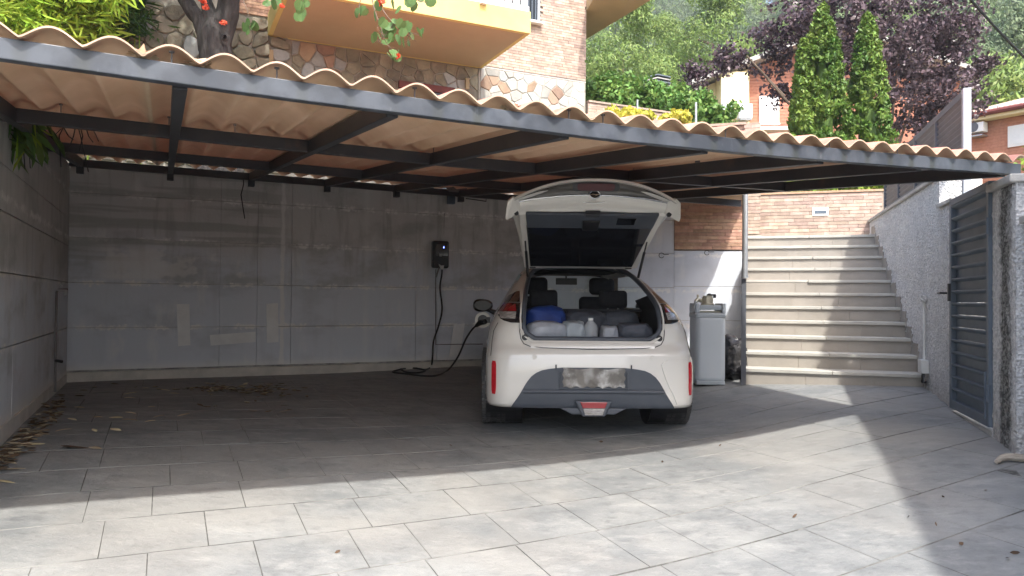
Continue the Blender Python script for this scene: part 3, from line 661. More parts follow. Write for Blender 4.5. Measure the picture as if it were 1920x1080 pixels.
# white neighbour wall and bush beyond the gate
nw = MB(); q0 = RWp(.3, .22); nw.obox(q0+Zv*-.5, Uv*.36, Vv*.25, Zv*1.86)
tag(nw.build('white_wall', M['white_wall'], bevel=.01), 'short sunlit white wall glimpsed above the grey gate', 'wall')

# ------------------------------------------------------------------ drain pipe left of the stairs
dp = thing('drainpipe', 'shiny galvanised drainpipe running down left of the stairs', 'pipe')
q = online(1396, 500, L11, Uv)
q = L11-Uv*.012+Vv*-.02
m = MB(); m.tube([q+Zv*1.19, q+Zv*.33, q+Zv*.27-Vv*.0], .03, 12); m.build('upper_pipe', M['galv'], dp, smooth=True)
m = MB(); m.obox(q-Uv*.035-Vv*.0+Zv*-.93, Uv*.05, Vv*.06, Zv*1.17); m.build('lower_channel', M['fence'], dp)
m = MB(); m.lathe([(.0, 0), (.036, 0), (.036, .03), (0, .03)], tuple(q+Zv*.25), 12); m.build('pipe_collar', M['galv'], dp, smooth=True)

# ------------------------------------------------------------------ carport
B_BEAM = 3.545*.905
_za = [-1.3, -.546, .373, 2.044, 3.124, 4.006, 5.284, 6.2]; _zz = [.945, .931, .911, .897, .913, .939, .985, 1.01]
def zbeam(a): return float(np.interp(a, _za, _zz))
def zroof(a, s): k = s/6.2; return zbeam(a)*(1-k)+(1.50-.006*a)*k
cp = thing('carport_roof', 'flat-pitched carport roof of wavy terracotta sheets on a dark steel frame', 'carport', tuple(AB(2.5, 6.3, 1.2)))
def beam_curve(name, pa, mt, h, wdt, drop=0.0, n=24, out=None):
    """pa(k)->(a,s); box section beam following the roof"""
    pts = [pa(k/n) for k in range(n+1)]; m = MB(); vs_ = []
    for k, (a_, s_) in enumerate(pts):
        z = zroof(a_, s_)-drop; p = AB(a_, B_BEAM+s_)
        a2, s2 = pts[min(k+1, n)]; a1, s1 = pts[max(k-1, 0)]
        d = AB(a2, s2)-AB(a1, s1); d /= np.linalg.norm(d); nn = np.array([-d[1], d[0], 0])
        vs_ += [p-nn*wdt/2+Zv*(z-h), p+nn*wdt/2+Zv*(z-h), p+nn*wdt/2+Zv*z, p-nn*wdt/2+Zv*z]
    fs = [(k*4+i, k*4+(i+1) % 4, (k+1)*4+(i+1) % 4, (k+1)*4+i) for k in range(n) for i in range(4)]+[(0, 1, 2, 3), (n*4+3, n*4+2, n*4+1, n*4)]
    m.add(vs_, fs); return m.build(name, M[mt], cp, bevel=.004, fixn=True)
PHA = acrd(online(213, 70, AB(0, B_BEAM-.05), Av))-.1
h = nodes_mat('streaked_fascia_steel'); c = h.mix(h.rng(h.noise(3), .38, .62), (.034, .040, .050), (.070, .080, .096)); aa = h.dot(tuple(Av))
f_ = h.math('FRACT', h.math('MULTIPLY_ADD', aa, 5.0, -PHA*5.0+100.5)); d_ = h.math('ABSOLUTE', h.math('SUBTRACT', f_, .5)); d_ = h.math('ADD', d_, h.math('MULTIPLY_ADD', h.noise(18, (1, 1, .5)), .16, -.08))
c = h.mix(h.math('MULTIPLY', h.rng(d_, .20, .04), h.rng(h.noise(1.3, (1, 1, 0), (5, 5, 5), 2), .38, .58, .15, .75)), c, (.040, .045, .038)); c = h.mix(h.rng(h.noise(26, (1, 1, .3)), .62, .75, 0, .4), c, (.16, .17, .19))
h.L.new(c, h.p.inputs['Base Color']); h.L.new(h.rng(h.noise(7), .3, .7, .35, .6), h.p.inputs['Roughness']); h.bump(h.noise(20), .1, .005); M['fascia'] = h.m
beam_curve('front_beam', lambda k: (-1.1+k*6.56, 0.0), 'fascia', .079, .05)
scr = MB(); scr.tube([(0, 0, 0), (0, 0, .05)], .0035, 5); scr.lathe([(0, .052), (.011, .052), (.011, .046), (0, .046)], (0, 0, 0), 8); scm = scr.mesh('screw', M['strap'])
for kk in (1, 4, 6, 9, 13, 14, 18, 22, 25, 29):
    a_ = -.95+((PHA+.1+.95) % .2)+.2*kk
    for s_ in (.0, 2.05): inst('screw', scm, cp, tuple(AB(a_, B_BEAM+s_, zroof(a_, s_))-np.array(worigin(cp))))
RA = [-.84, .047, .92, 1.807, 2.69, 3.575, 4.46, 5.345]
for a_ in RA:
    s1 = 6.12
    beam_curve('rafter', lambda k, a_=a_, s1=s1: (a_, .03+k*(s1-.03)), 'steel_dark', .088, .055, .004)
for a_ in RA[:-1]:
    z_ = zroof(a_, 6.0)-.085; m = MB(); m.obox(AB(a_-.035, B_BEAM+5.98, z_-.075), Av*.07, Bv*.08, Zv*.08); m.build('end_bracket', M['steel_dark'], cp, bevel=.003)
for s_ in (2.05, 4.15, 6.06):
    a1 = 6.70 if 4 < s_ < 5 else 5.34
    beam_curve('purlin', lambda k, s_=s_, a1=a1: (-.95+k*(a1+.95), s_), 'steel_dark', .082, .05, .006)
# sheets
edges = [-1.25, -.11+.0, .90, 1.90, 2.90, 3.90, 4.90, 5.40, 6.40, 7.40]
PH = .0
def wave(a_): return .5-.5*math.cos(2*math.pi*(a_-.0-PHA)/.2)
# crest at a(px 98)
_pc = online(213, 70, AB(0, B_BEAM-.05), Av); PHA = acrd(_pc)-.1
for k in range(len(edges)-1):
    a0, a1 = edges[k], edges[k+1]+.035
    na = int((a1-a0)/.0125)
    tail = k >= len(edges)-3; s0 = -.055
    if k == len(edges)-4: a1 = 5.46
    T, Bm = [], []
    ns_ = 92
    for i in range(ns_+1):
        rt_, rb = [], []
        for j in range(na+1):
            a_ = a0+(a1-a0)*j/na
            s1 = 6.32 if a_ < 5.80 else (10.52-.4258*a_)/.905-3.208
            if tail: s0 = 2.60+(a_-5.346)*1.0856
            s1 = max(s1, s0+.01)
            s_ = s0+(s1-s0)*i/ns_
            wv = wave(a_)**.72; st_ = ((s_+.1) % .34)/.34
            z = zroof(a_, s_)+.004+.052*wv**.85+.010*st_*(.35+.65*wv)+.0035*(k % 2)+0
            p = AB(a_, B_BEAM+s_)
            rt_.append(p+Zv*(z+.0065)); rb.append(p+Zv*(z-.001))
        T.append(rt_); Bm.append(rb)
    m = MB(); m.grid(T, 0, flip=False); m.grid(Bm, 1, flip=True)
    n1 = len(T[0])
    m.grid([Bm[0], T[0]], 2); m.grid([T[-1], Bm[-1]], 2)
    m.grid([[r_[0] for r_ in T], [r_[0] for r_ in Bm]], 2); m.grid([[r_[-1] for r_ in Bm], [r_[-1] for r_ in T]], 2)
    m.build('roof_sheet', [M['roof_top'], M['roof_under'], M['roof_edge']], cp, smooth=60)
# small strut at right back, hanging strap, lamp bracket
t = thing('hanging_strap', 'short grey strap hanging from a rafter above the tailgate', 'strap')
c = atY(1308, 300, 5.6); m = MB(); m.obox(c-np.array([.018, 0, .05]), (.036, 0, 0), (0, .006, 0), (0, 0, .1)); m.build('strap', M['strap'], t)
c = online(850, 362, AB(0, 9.33), Av); fl_ = thing('floodlight', 'grey angled floodlight fixed at the top of the back wall above the charger', 'lamp', tuple(c))
m = MB(); m.obox(c-Av*.10+Zv*.0-Bv*.10, Av*.26, Bv*.10, Zv*.14); m.build('lamp_body', M['strap'], fl_, bevel=.01)
m = MB(); m.obox(c-Av*.08-Zv*.15-Bv*.03, Av*.10, Bv*.07, Zv*.14); m.build('sensor', M['gate'], fl_, bevel=.008)
m = MB(); m.tube([c+Av*.18-Zv*.06, c+Av*.48-Zv*.08, c+Av*.48+Zv*.05], .008, 6); m.build('cable', M['wire'], fl_)
P_ = [online(x_, y_, AB(0, 9.385), Av) for x_, y_ in ((456, 322), (457, 345), (452, 365), (455, 385), (459, 410))]
m = MB(); m.tube(P_, .006, 6); tag(m.build('hanging_wire', M['wire']), 'loose black wire dangling down the shaded back wall on the left', 'wire')

# ------------------------------------------------------------------ wall charger and cable
ch = thing('wall_charger', 'black electric car charger mounted on the back wall', 'charger', tuple(online(823, 478, AB(0, 9.41), Av)))
c = online(823, 478, AB(0, 9.40), Av)
m = MB(); m.obox(c-Av*.115-Bv*.11-Zv*.18, Av*.225, Bv*.11, Zv*.365); m.build('housing', M['black_plastic'], ch, bevel=.03)
m = MB(); m.obox(c-Av*.09-Bv*.118-Zv*.02, Av*.175, Bv*.012, Zv*.17); m.build('front_cover', M['gloss_black'], ch, bevel=.005)
m = MB(); m.obox(c+Av*.02-Bv*.121+Zv*.085, Av*.010, Bv*.004, Zv*.02); m.build('status_light', M['led'], ch)
m = MB(); m.obox(c-Av*.035-Bv*.121-Zv*.025, Av*.035, Bv*.004, Zv*.035); m.build('sticker', M['pvc'], ch)
m = MB(); m.prism([c-Bv*.13+Av*x_+Zv*z_ for x_, z_ in ((-.05, -.13), (-.02, -.15), (.02, -.145), (.012, -.20), (-.018, -.20))], -Bv*.02); m.build('plug_holder', M['pvc'], ch, fixn=True)
m = MB(); m.tube([c-Bv*.12-Av*.04-Zv*.18, c-Bv*.03-Av*.05-Zv*.3], .012, 6)
m.tube([online(x_, y_, AB(0, 9.385), Av) for x_, y_ in ((817, 505), (817, 646), (905, 645))], .008, 6); m.build('supply_conduit', M['strap'], ch)
cab = [c-Bv*.13-Zv*.19, c-Bv*.12-Zv*.27]
for x_, y_, b_ in ((825, 540, 9.30), (829, 580, 9.28), (822, 612, 9.27), (813, 640, 9.25), (811, 670, 9.2)): cab.append(online(x_, y_, AB(0, b_), Av))
for x_, y_ in ((808, 689), (795, 695), (760, 688), (752, 694), (762, 700), (785, 701), (797, 696), (770, 692), (745, 696), (737, 700), (760, 703), (795, 707), (820, 706), (840, 696)):
    cab.append(onfloor(x_, y_)+np.array([0, 0, .015]))
cab.append(atY(858, 670, 9.2)); cab.append(atY(873, 637, 9.05)); cab.append(atY(886, 617, 8.9)); cab.append(atY(896, 609, 8.8))
def catmull(P, n=6):
    P = [np.array(p, float) for p in P]; P = [2*P[0]-P[1]]+P+[2*P[-1]-P[-2]]; out = []
    for i in range(1, len(P)-2):
        for k in range(n):
            t_ = k/n; out.append(.5*((2*P[i])+(-P[i-1]+P[i+1])*t_+(2*P[i-1]-5*P[i]+4*P[i+1]-P[i+2])*t_*t_+(-P[i-1]+3*P[i]-3*P[i+1]+P[i+2])*t_**3))
    out.append(P[-2]); return out
ck = thing('charging_cable', 'black charging cable looped on the floor between wall charger and car', 'cable', tuple(cab[7]))
m = MB(); m.tube(catmull(cab), .0115, 8); m.build('cable', M['wire'], ck, smooth=True)
m = MB(); m.tube([atY(893, 611, 8.82), atY(900, 605, 8.78), atY(910, 603, 8.72)], [.022, .034, .03], 10); m.build('connector', M['black_plastic'], ck, smooth=True)

# ------------------------------------------------------------------ car (local: x right, y forward, z up, origin under the rear bumper)
car = thing('parked_car', 'pearl white electric hatchback seen from behind with its tailgate raised, plugged in to charge', 'car', (.655, 5.90, -1.058), (0, 0, R(.8)))
ZL = np.array([.198, .22, .26, .31, .37, .43, .49, .54, .585, .61, .64, .665, .69, .71, .74, .78, .82, .86, .90, .94, .98, 1.01, 1.04, 1.08, 1.12, 1.16, 1.20, 1.24, 1.28, 1.31, 1.34, 1.37, 1.39, 1.41, 1.425, 1.432])
def Wz(z): return np.interp(z, [.17, .25, .45, .57, .62, .70, .80, .88, .94, 1.0, 1.1, 1.2, 1.3, 1.37, 1.41, 1.425, 1.432], [.862, .874, .880, .876, .868, .862, .850, .828, .800, .762, .700, .640, .575, .52, .46, .38, .30])
def YR(z): return np.interp(z, [.17, .22, .30, .50, .60, .645, .665, .70, .74, .86, .95, 1.0, 1.05, 1.10, 1.2, 1.3, 1.37, 1.41, 1.425, 1.432], [.045, .015, .0, .0, .012, .02, .045, .075, .085, .10, .13, .16, .22, .33, .62, .92, 1.13, 1.35, 1.55, 1.75])
def YF(z): return np.interp(z, [.17, .3, .55, .7, .8, .88, .93, .98, 1.1, 1.2, 1.3, 1.37, 1.41, 1.432], [4.38, 4.47, 4.48, 4.40, 4.2, 3.9, 3.55, 3.3, 2.98, 2.74, 2.48, 2.28, 2.12, 2.0])
def NE(z): return np.interp(z, [.2, .6, .8, .95, 1.1, 1.3, 1.432], [8.0, 7.5, 6.5, 5.5, 4.0, 3.0, 2.5])
def YC(z): return max(1.25, YR(z)+.55) if z < 1.41 else (YR(z)+YF(z))/2
def WO(z): return float(np.interp(z, [.0, .74, .78, .82, .9, 1.0, 1.12, 1.2, 1.28, 1.34, 1.37, 1.44], [.44, .47, .535, .558, .562, .555, .535, .515, .485, .43, .36, .25]))
def surfY(x, z):
    W = Wz(z); n = NE(z); yc = YC(z); yr = YR(z); t_ = min(abs(x)/W, .999)
    return yc-(yc-yr)*(1-t_**n)**(1/n)
K1, K2, K3 = 9, 22, 16
def ring_pts(z):
    W = Wz(z); n = NE(z); yc = YC(z); yr = YR(z); yf = YF(z); H = []
    wo = min(WO(z), W*.85)
    for i in range(K1): x = wo*i/K1; H.append((x, surfY(x, z)))
    p0 = math.asin((wo/W)**(n/2))
    for i in range(K2):
        ps = p0+(math.pi/2-p0)*(i/K2)**.8; H.append((W*math.sin(ps)**(2/n), yc-(yc-yr)*max(math.cos(ps), 0)**(2/n)))
    nf = 2.8 if z > .9 else 3.2
    for i in range(K3+1):
        ps = math.pi/2*(1-i/K3); H.append((W*(.96 if False else 1)*math.sin(ps)**(2/nf), yc+(yf-yc)*max(math.cos(ps), 0)**(2/nf)))
    full = H+[(-x, y) for x, y in H[-2:0:-1]]
    return full
rings = [ring_pts(z) for z in ZL]; NR = len(rings[0])
V = [(x, y, z) for z, r_ in zip(ZL, rings) for x, y in r_]
AW = [(.74, .345), (3.54, .345)]   # wheel centres y, arch radius
def col_half(j): return j if j <= NR//2 else NR-j
body, sglass, wsh = [], [], []
for i in range(len(ZL)-1):
    for j in range(NR):
        j2 = (j+1) % NR; f = (i*NR+j, i*NR+j2, (i+1)*NR+j2, (i+1)*NR+j)
        c = np.mean([V[k] for k in f], axis=0); h = min(col_half(j), col_half(j2)); zl, zh = ZL[i], ZL[i+1]
        if h < K1 and .739 < zl and zh < 1.371 and c[1] < 2.2: continue     # hatch opening
        if abs(c[0]) > .6 and min(math.hypot(c[1]-ay, c[2]-.335) for ay, _ in AW) < .365 : continue
        if .95 < c[2] < 1.33 and h >= K1+K2+3 and h > K1+K2+K3*.58 : wsh.append(f); continue
        if .965 < c[2] < 1.32 and h >= K1+9 and h < K1+K2+K3*.50 and c[1] > 1.05: sglass.append(f); continue
        body.append(f)
# snap arch boundary
from collections import Counter
ec = Counter()
for f in body:
    for a_, b_ in zip(f, f[1:]+f[:1]): ec[frozenset((a_, b_))] += 1
bd = {v for e, n_ in ec.items() if n_ == 1 for v in e}
Vs = list(V)
for v in bd:
    x, y, z = V[v]
    if abs(x) > .6 and z < .8:
        for ay, _ in AW:
            d_ = math.hypot(y-ay, z-.335)
            if .30 < d_ < .47: Vs[v] = (x, ay+(y-ay)/d_*.372, max(.198, .335+(z-.335)/d_*.372))
cap = [tuple((len(ZL)-1)*NR+j for j in range(NR))]
def submesh(faces):
    used = sorted({v for f in faces for v in f}); mp_ = {v: i for i, v in enumerate(used)}
    m = MB(); m.add([Vs[v] for v in used], [tuple(mp_[v] for v in f) for f in faces]); return m
o = submesh(body+cap).build('body', M['paint'], car, smooth=50, world=False, fixn=False)
md = o.modifiers.new('solid', 'SOLIDIFY'); md.thickness = .012; md.offset = -1
submesh(sglass).build('side_window', M['carglass'], car, smooth=50, world=False)['label'] = 'tinted side windows'
submesh(wsh).build('windshield', M['carglass'], car, smooth=50, world=False)
def cb(): return MB()
def cbuild(m, name, mt, parent=car, **k): return m.build(name, M[mt], parent, world=False, **k)
def cpatch(name, zs_, xl, xr, off, mt, nx=12, thick=.03, parent=car, bevel=0, side=1):
    G = []
    for z in zs_:
        a_, b_ = xl(z), xr(z); G.append([(side*(a_+(b_-a_)*k/nx), surfY(a_+(b_-a_)*k/nx, z)-off, z) for k in range(nx+1)])
    m = MB(); m.grid(G); n = nx+1
    rg = G[0]+[g_[-1] for g_ in G[1:]]+G[-1][-2::-1]+[g_[0] for g_ in G[-2:0:-1]]
    bk = [(p[0], p[1]+off+thick, p[2]) for p in rg]; k = len(rg)
    m.add(rg+bk, [(q, (q+1) % k, k+(q+1) % k, k+q) for q in range(k)])
    return m.build(name, M[mt], parent, world=False, smooth=45, fixn=True, bevel=bevel)
ipx = lambda zs_, xs_: (lambda z: float(np.interp(z, zs_, xs_)))
# dark diffuser
xd = ipx([.20, .22, .30, .40, .45, .48, .50, .512, .522], [.655, .645, .59, .535, .495, .455, .41, .345, .25])
zs_d = [.198, .205, .22, .24, .28, .32, .325, .345, .37, .41, .45, .48, .50, .512, .522]
o = cpatch('diffuser', zs_d, lambda z: -xd(z), xd, .010, 'greytrim', nx=30)
# diffuser chin around the fog lamp
m = cb(); m.prism([(-.27, -.012, .202), (-.17, -.012, .152), (.17, -.012, .152), (.27, -.012, .202)], (0, .08, 0)); cbuild(m, 'diffuser_chin', 'greytrim', fixn=True, bevel=.008)
m = cb(); m.prism([(-.15, -.035, .262), (-.09, -.035, .138), (.09, -.035, .138), (.15, -.035, .262)], (0, .05, 0)); cbuild(m, 'lamp_surround', 'greytrim', fixn=True, bevel=.01)
m = cb(); m.prism([(-.108, -.045, .254), (-.088, -.045, .205), (.088, -.045, .205), (.108, -.045, .254)], (0, .03, 0)); cbuild(m, 'fog_lamp', 'redlens', fixn=True, bevel=.004)
m = cb(); m.prism([(-.087, -.045, .202), (-.070, -.045, .150), (.070, -.045, .150), (.087, -.045, .202)], (0, .03, 0)); cbuild(m, 'reversing_lamp', 'clearlens', fixn=True, bevel=.004)
# ridge under plate, plate recess with the smeared plate
m = cb(); m.grid([[(x, -.020-.012*math.sin(math.pi*q/3), z) for x in np.linspace(-.56, .56, 24)] for q, z in enumerate((.318, .328, .338, .348))]); cbuild(m, 'diffuser_ridge', 'greytrim', smooth=60)
m = cb(); m.obox((-.275, -.030, .352), (.55, 0, 0), (0, .03, 0), (0, 0, .012)); m.obox((-.275, -.022, .362), (.012, 0, 0), (0, .03, 0), (0, 0, .13)); m.obox((.263, -.022, .362), (.012, 0, 0), (0, .03, 0), (0, 0, .13)); cbuild(m, 'plate_recess', 'greytrim', bevel=.004)
G = []
for i in range(13):
    z = .368+.148*i/12
    G.append([(-.245+.49*k/40+.006*math.sin(i*1.3), -.016-.012*(math.sin(k*.45+i*.35)*math.sin(k*.17+1)+.6), z+(.008*math.sin(k*.9) if i == 0 else .006*math.sin(k*.35+1) if i == 12 else 0)) for k in range(41)])
m = cb(); m.grid(G); o = cbuild(m, 'licence_plate', 'plate', smooth=60); o['label'] = 'rippled silvery plate with no readable characters'
for sx in (-1, 1):
    m = cb(); m.tube([(sx*.30, -.008, .505), (sx*.30, -.014, .545)], .006, 6); cbuild(m, 'plate_lamp', 'greytrim')
    m = cb(); m.lathe([(0, -.004), (.018, -.004), (.020, .006)], (sx*.47, surfY(.47, .60)-.001, .60), 16, 'y'); cbuild(m, 'parking_sensor', 'paint', smooth=True)
# bumper corner inserts with crease, reflectors
for sx in (-1, 1):
    xi = ipx([.215, .30, .40, .5, .56, .60], [.68, .645, .59, .555, .54, .62]); xo = ipx([.2, .6], [.838, .845])
    cpatch('bumper_corner', [.225, .25, .30, .37, .44, .50, .55, .575, .588], xi, xo, .013, 'paint', side=sx, nx=10, bevel=.006)
    cpatch('reflector', [.30, .33, .37, .43, .49, .54, .565], ipx([.3, .34, .54, .565], [.782, .776, .776, .782]), ipx([.3, .34, .54, .565], [.808, .814, .814, .808]), .022, 'reflector', side=sx, nx=4, thick=.03)
    # tail lamps
    xo1 = ipx([.872, .89, .92, .96, 1.0, 1.035], [.66, .735, .765, .772, .752, .735])
    cpatch('tail_lamp_housing', [.872, .885, .90, .93, .96, 1.0, 1.035], lambda z: .560, xo1, .012, 'gloss_black', side=sx)
    cpatch('tail_lamp_red', [.965, .98, 1.0, 1.018, 1.024], ipx([.965, 1.024], [.615, .62]), ipx([.965, 1.0, 1.024], [.757, .748, .735]), .016, 'redlens', side=sx, thick=.02)
    cpatch('tail_lamp_clear', [.905, .925, .945, .962], ipx([.90, .962], [.625, .615]), ipx([.90, .93, .962], [.742, .754, .757]), .016, 'clearlens', side=sx, thick=.02)
    cpatch('rear_quarter_trim', [1.04, 1.07, 1.10, 1.125, 1.135], ipx([1.03, 1.14], [.585, .58]), ipx([1.04, 1.08, 1.12, 1.135], [.735, .70, .64, .60]), .014, 'gloss_black', side=sx, nx=6)
    m = cb(); m.lathe([(0, -.006), (.022, -.006), (.026, .004)], (sx*.545, surfY(.545, .745)-.004, .755), 14, 'y'); cbuild(m, 'rubber_stop', 'black_plastic', smooth=True)
# opening seal: tube following the edge
zz_ = [.74, .76, .78, .80, .82, .86, .9, .95, 1.0, 1.06, 1.12, 1.18, 1.24, 1.28, 1.31, 1.34, 1.36, 1.37]
rt_ = [(WO(z)-.004, surfY(WO(z), z)+.012, z+.006) for z in zz_]
top = [(x, surfY(x, 1.37)+.01, 1.366+.012*(1-(x/.36)**2)) for x in np.linspace(.33, -.33, 9)]
bot = [(x, surfY(x, .74)+.012, .744) for x in np.linspace(-.44, .44, 11)]
loop = bot+rt_+top+[(-x, y, z) for x, y, z in rt_[::-1]]+[bot[0]]
m = cb(); m.tube(loop, .021, 10, cap=False); cbuild(m, 'opening_seal', 'greytrim', smooth=True)
m = cb(); m.tube([(x*1.045, y-.018, z-.02 if z < .8 else z) for x, y, z in loop], .008, 8, cap=False); cbuild(m, 'opening_gutter', 'paint', smooth=True)
m = cb(); gl = [(.575, .90), (.585, .86), (.588, .80), (.580, .745), (.555, .705), (.50, .683), (.40, .675), (.2, .670), (0, .665)]
gp = [(x, surfY(x, z)-.004, z) for x, z in gl]; m.tube(gp+[(-x, y, z) for x, y, z in gp[-2::-1]], .0035, 6); cbuild(m, 'panel_gap', 'black_plastic')
for sx in (-1, 1):
    m = cb(); gl = [(.765, .868), (.80, .80), (.812, .72), (.818, .64), (.822, .60)]; m.tube([(sx*x, surfY(x, z)-.003, z) for x, z in gl], .003, 6); cbuild(m, 'panel_gap', 'black_plastic')
# sill plate
m = cb(); m.grid([[(x, y_, z_) for x in np.linspace(-.5, .5, 16)] for y_, z_ in ((.052, .672), (.058, .70), (.072, .722), (.10, .734), (.14, .735))]); cbuild(m, 'sill_plate', 'paint', smooth=70)
# underbody and arches
m = cb(); m.obox((-.66, .15, .20), (1.32, 0, 0), (0, 4.1, 0), (0, 0, .02)); cbuild(m, 'underbody', 'black_plastic')
for ay, _ in AW:
    for sx in (-1, 1):
        m = cb(); m.lathe([(.375, .55*sx), (.375, .86*sx)], (0, ay, .335), 28, 'x'); m.lathe([(.375, .55*sx), (0, .55*sx)], (0, ay, .335), 28, 'x'); cbuild(m, 'wheel_arch', 'black_plastic')
def wheel(cx, cy, sx):
    c = (cx, cy, .298); wd = .108
    m = cb(); prof = [(.215, -wd*.9), (.25, -wd), (.30, -wd), (.322, -wd*.88)]
    gr = [-.062, -.022, .022, .062]
    x = -wd*.80; prof.append((.331, x))
    for g_ in gr: prof += [(.332, g_-.006), (.324, g_-.005), (.324, g_+.005), (.332, g_+.006)]
    prof += [(.331, wd*.80), (.322, wd*.88), (.30, wd), (.25, wd), (.215, wd*.9)]
    m.lathe(prof, c, 48, 'x'); ty = cbuild(m, 'tyre', 'rubber', smooth=30)
    m = cb()
    for k in range(60):
        an = 2*math.pi*k/60
        for (xa, xb, sk) in ((-.100, -.066, .03), (-.056, -.028, .02), (.028, .056, -.02), (.066, .100, -.03)):
            p = [(cx+xx, cy+.3345*math.cos(an+dd), .298+.3345*math.sin(an+dd)) for xx, dd in ((xa, 0), (xb, sk), (xb, sk+.065), (xa, .065))]
            q = [(cx+xx, cy+.324*math.cos(an+dd), .298+.324*math.sin(an+dd)) for xx, dd in ((xa, 0), (xb, sk), (xb, sk+.065), (xa, .065))]
            m.add(p+q, [(0, 1, 2, 3), (0, 4, 5, 1), (1, 5, 6, 2), (2, 6, 7, 3), (3, 7, 4, 0)])
    tag(cbuild(m, 'tread_block', 'rubber', ty, fixn=True), kind='stuff')
    m = cb(); m.lathe([(.215, -.09*sx), (.21, .07*sx), (.20, .09*sx), (.05, .075*sx), (0, .07*sx)], c, 32, 'x'); cbuild(m, 'rim', 'galv', smooth=40)
for sx in (-1, 1):
    wheel(sx*.796, .72, sx); wheel(sx*.78, 3.54, sx)
# interior
m = cb(); m.obox((-.60, .12, .70), (1.2, 0, 0), (0, 1.0, 0), (0, 0, .02)); cbuild(m, 'boot_floor', 'headliner')
for sx in (-1, 1):
    m = cb(); m.grid([[(sx*.60, .14, .72), (sx*.60, 1.25, .72)], [(sx*.60, .16, .98), (sx*.60, 1.25, .98)], [(sx*.56, .5, 1.12), (sx*.58, 1.4, 1.06)]]); cbuild(m, 'boot_side_trim', 'headliner')
    # rear seat back and headrest
    m = cb(); m.obox((sx*.33-.29, 1.12, .70), (.58, 0, 0), (0, .16, 0), (0, .05, .20)); cbuild(m, 'rear_seat_back', 'seat', bevel=.03)
    m = cb(); m.obox((sx*.335-.135, 1.16, .985), (.27, 0, 0), (0, .10, 0), (0, .02, .17)); o = cbuild(m, 'rear_headrest', 'seat', bevel=.035)
    m = cb()
    for q_ in (-.05, .05): m.tube([(sx*.335+q_, 1.21, .90), (sx*.335+q_, 1.21, 1.0)], .007, 8)
    cbuild(m, 'headrest_post', 'chrome', o)
    m = cb(); m.obox((sx*.37-.25, 2.15, .62), (.50, 0, 0), (0, .14, 0), (0, .08, .48)); cbuild(m, 'front_seat_back', 'seat', bevel=.05)
    m = cb(); m.obox((sx*.37-.14, 2.22, 1.12), (.28, 0, 0), (0, .11, 0), (0, .02, .19)); cbuild(m, 'front_headrest', 'seat', bevel=.05)
m = cb(); m.obox((-.62, 2.95, .80), (1.24, 0, 0), (0, .4, 0), (0, 0, .15)); cbuild(m, 'dashboard', 'headliner', bevel=.04)
m = cb(); m.obox((-.12, 2.52, 1.235), (.24, 0, 0), (0, .05, 0), (0, 0, .075)); m.tube([(0, 2.56, 1.30), (0, 2.60, 1.38)], .012, 8); cbuild(m, 'rear_view_mirror', 'black_plastic', bevel=.02)
m = cb(); m.grid([[(x, y_, z_-.05*(x/.5)**2) for x in np.linspace(-.46, .46, 9)] for y_, z_ in ((1.18, 1.352), (1.6, 1.395), (2.1, 1.385), (2.35, 1.345))]); cbuild(m, 'headliner', 'headliner', smooth=60)
m = cb(); m.obox((-.58, 1.05, .955), (1.16, 0, 0), (0, .05, 0), (0, 0, .022)); cbuild(m, 'luggage_shelf', 'headliner')
# side mirrors
for sx in (-1, 1):
    m = cb(); cx, cy, cz = sx*.955, 2.80, .99
    prof = [(0, -.09), (.6, -.085), (.92, -.06), (1, -.02), (.95, .04), (.7, .09), (.35, .115), (0, .12)]
    vs_ = []
    for r_, h in prof:
        for k in range(20):
            an = 2*math.pi*k/20; x_ = math.cos(an); z_ = math.sin(an)
            vs_.append((cx+.118*r_*np.sign(x_)*abs(x_)**.8, cy+h, cz+(.075+.012*x_*sx)*r_*np.sign(z_)*abs(z_)**.8))
    m.add(vs_, [(i*20+k, i*20+(k+1) % 20, (i+1)*20+(k+1) % 20, (i+1)*20+k) for i in range(len(prof)-1) for k in range(20)])
    m.tube([(sx*.80, 2.83, .90), (sx*.86, 2.82, .925), (sx*.92, 2.81, .955)], [.035, .026, .03], 8)
    mo = cbuild(m, 'side_mirror', 'gloss_black', smooth=50)
    m = cb(); m.lathe([(0, -.094), (.085, -.094), (.09, -.088)], (0, 0, 0), 20, 'y'); m.v = [(cx+x*1.1, cy+y, cz+z*.68) for x, y, z in m.v]; cbuild(m, 'mirror_glass', 'darkglass_mirror', mo, smooth=True)
# charging port on the left front wing
m = cb(); cx, cy, cz = -.885, 2.95, .815
m.lathe([(.058, -.012), (.092, -.012), (.092, .008), (.058, .008)], (0, 0, 0), 24, 'x'); m.v = [(cx-.06+x*.5, cy+y*.3-.0, cz+z) for x, y, z in m.v]
# flap seen as a ring standing out to the left
m = cb(); vs_ = []
for r_, h in ((.060, 0), (.095, 0), (.095, .012), (.060, .012), (.060, 0)):
    for k in range(24):
        an = 2*math.pi*k/24; vs_.append((cx-.075+r_*math.cos(an), cy+h, cz+r_*math.sin(an)))
m.add(vs_, [(i*24+k, i*24+(k+1) % 24, (i+1)*24+(k+1) % 24, (i+1)*24+k) for i in range(4) for k in range(24)])
cbuild(m, 'charge_flap', 'paint', smooth=40)
m = cb(); m.lathe([(0, 0), (.061, 0), (.061, .02)], (cx-.075, cy+.003, cz), 20, 'y'); m.box((cx-.01, cy, cz), (.05, .07, .07)); cbuild(m, 'charge_socket', 'black_plastic')

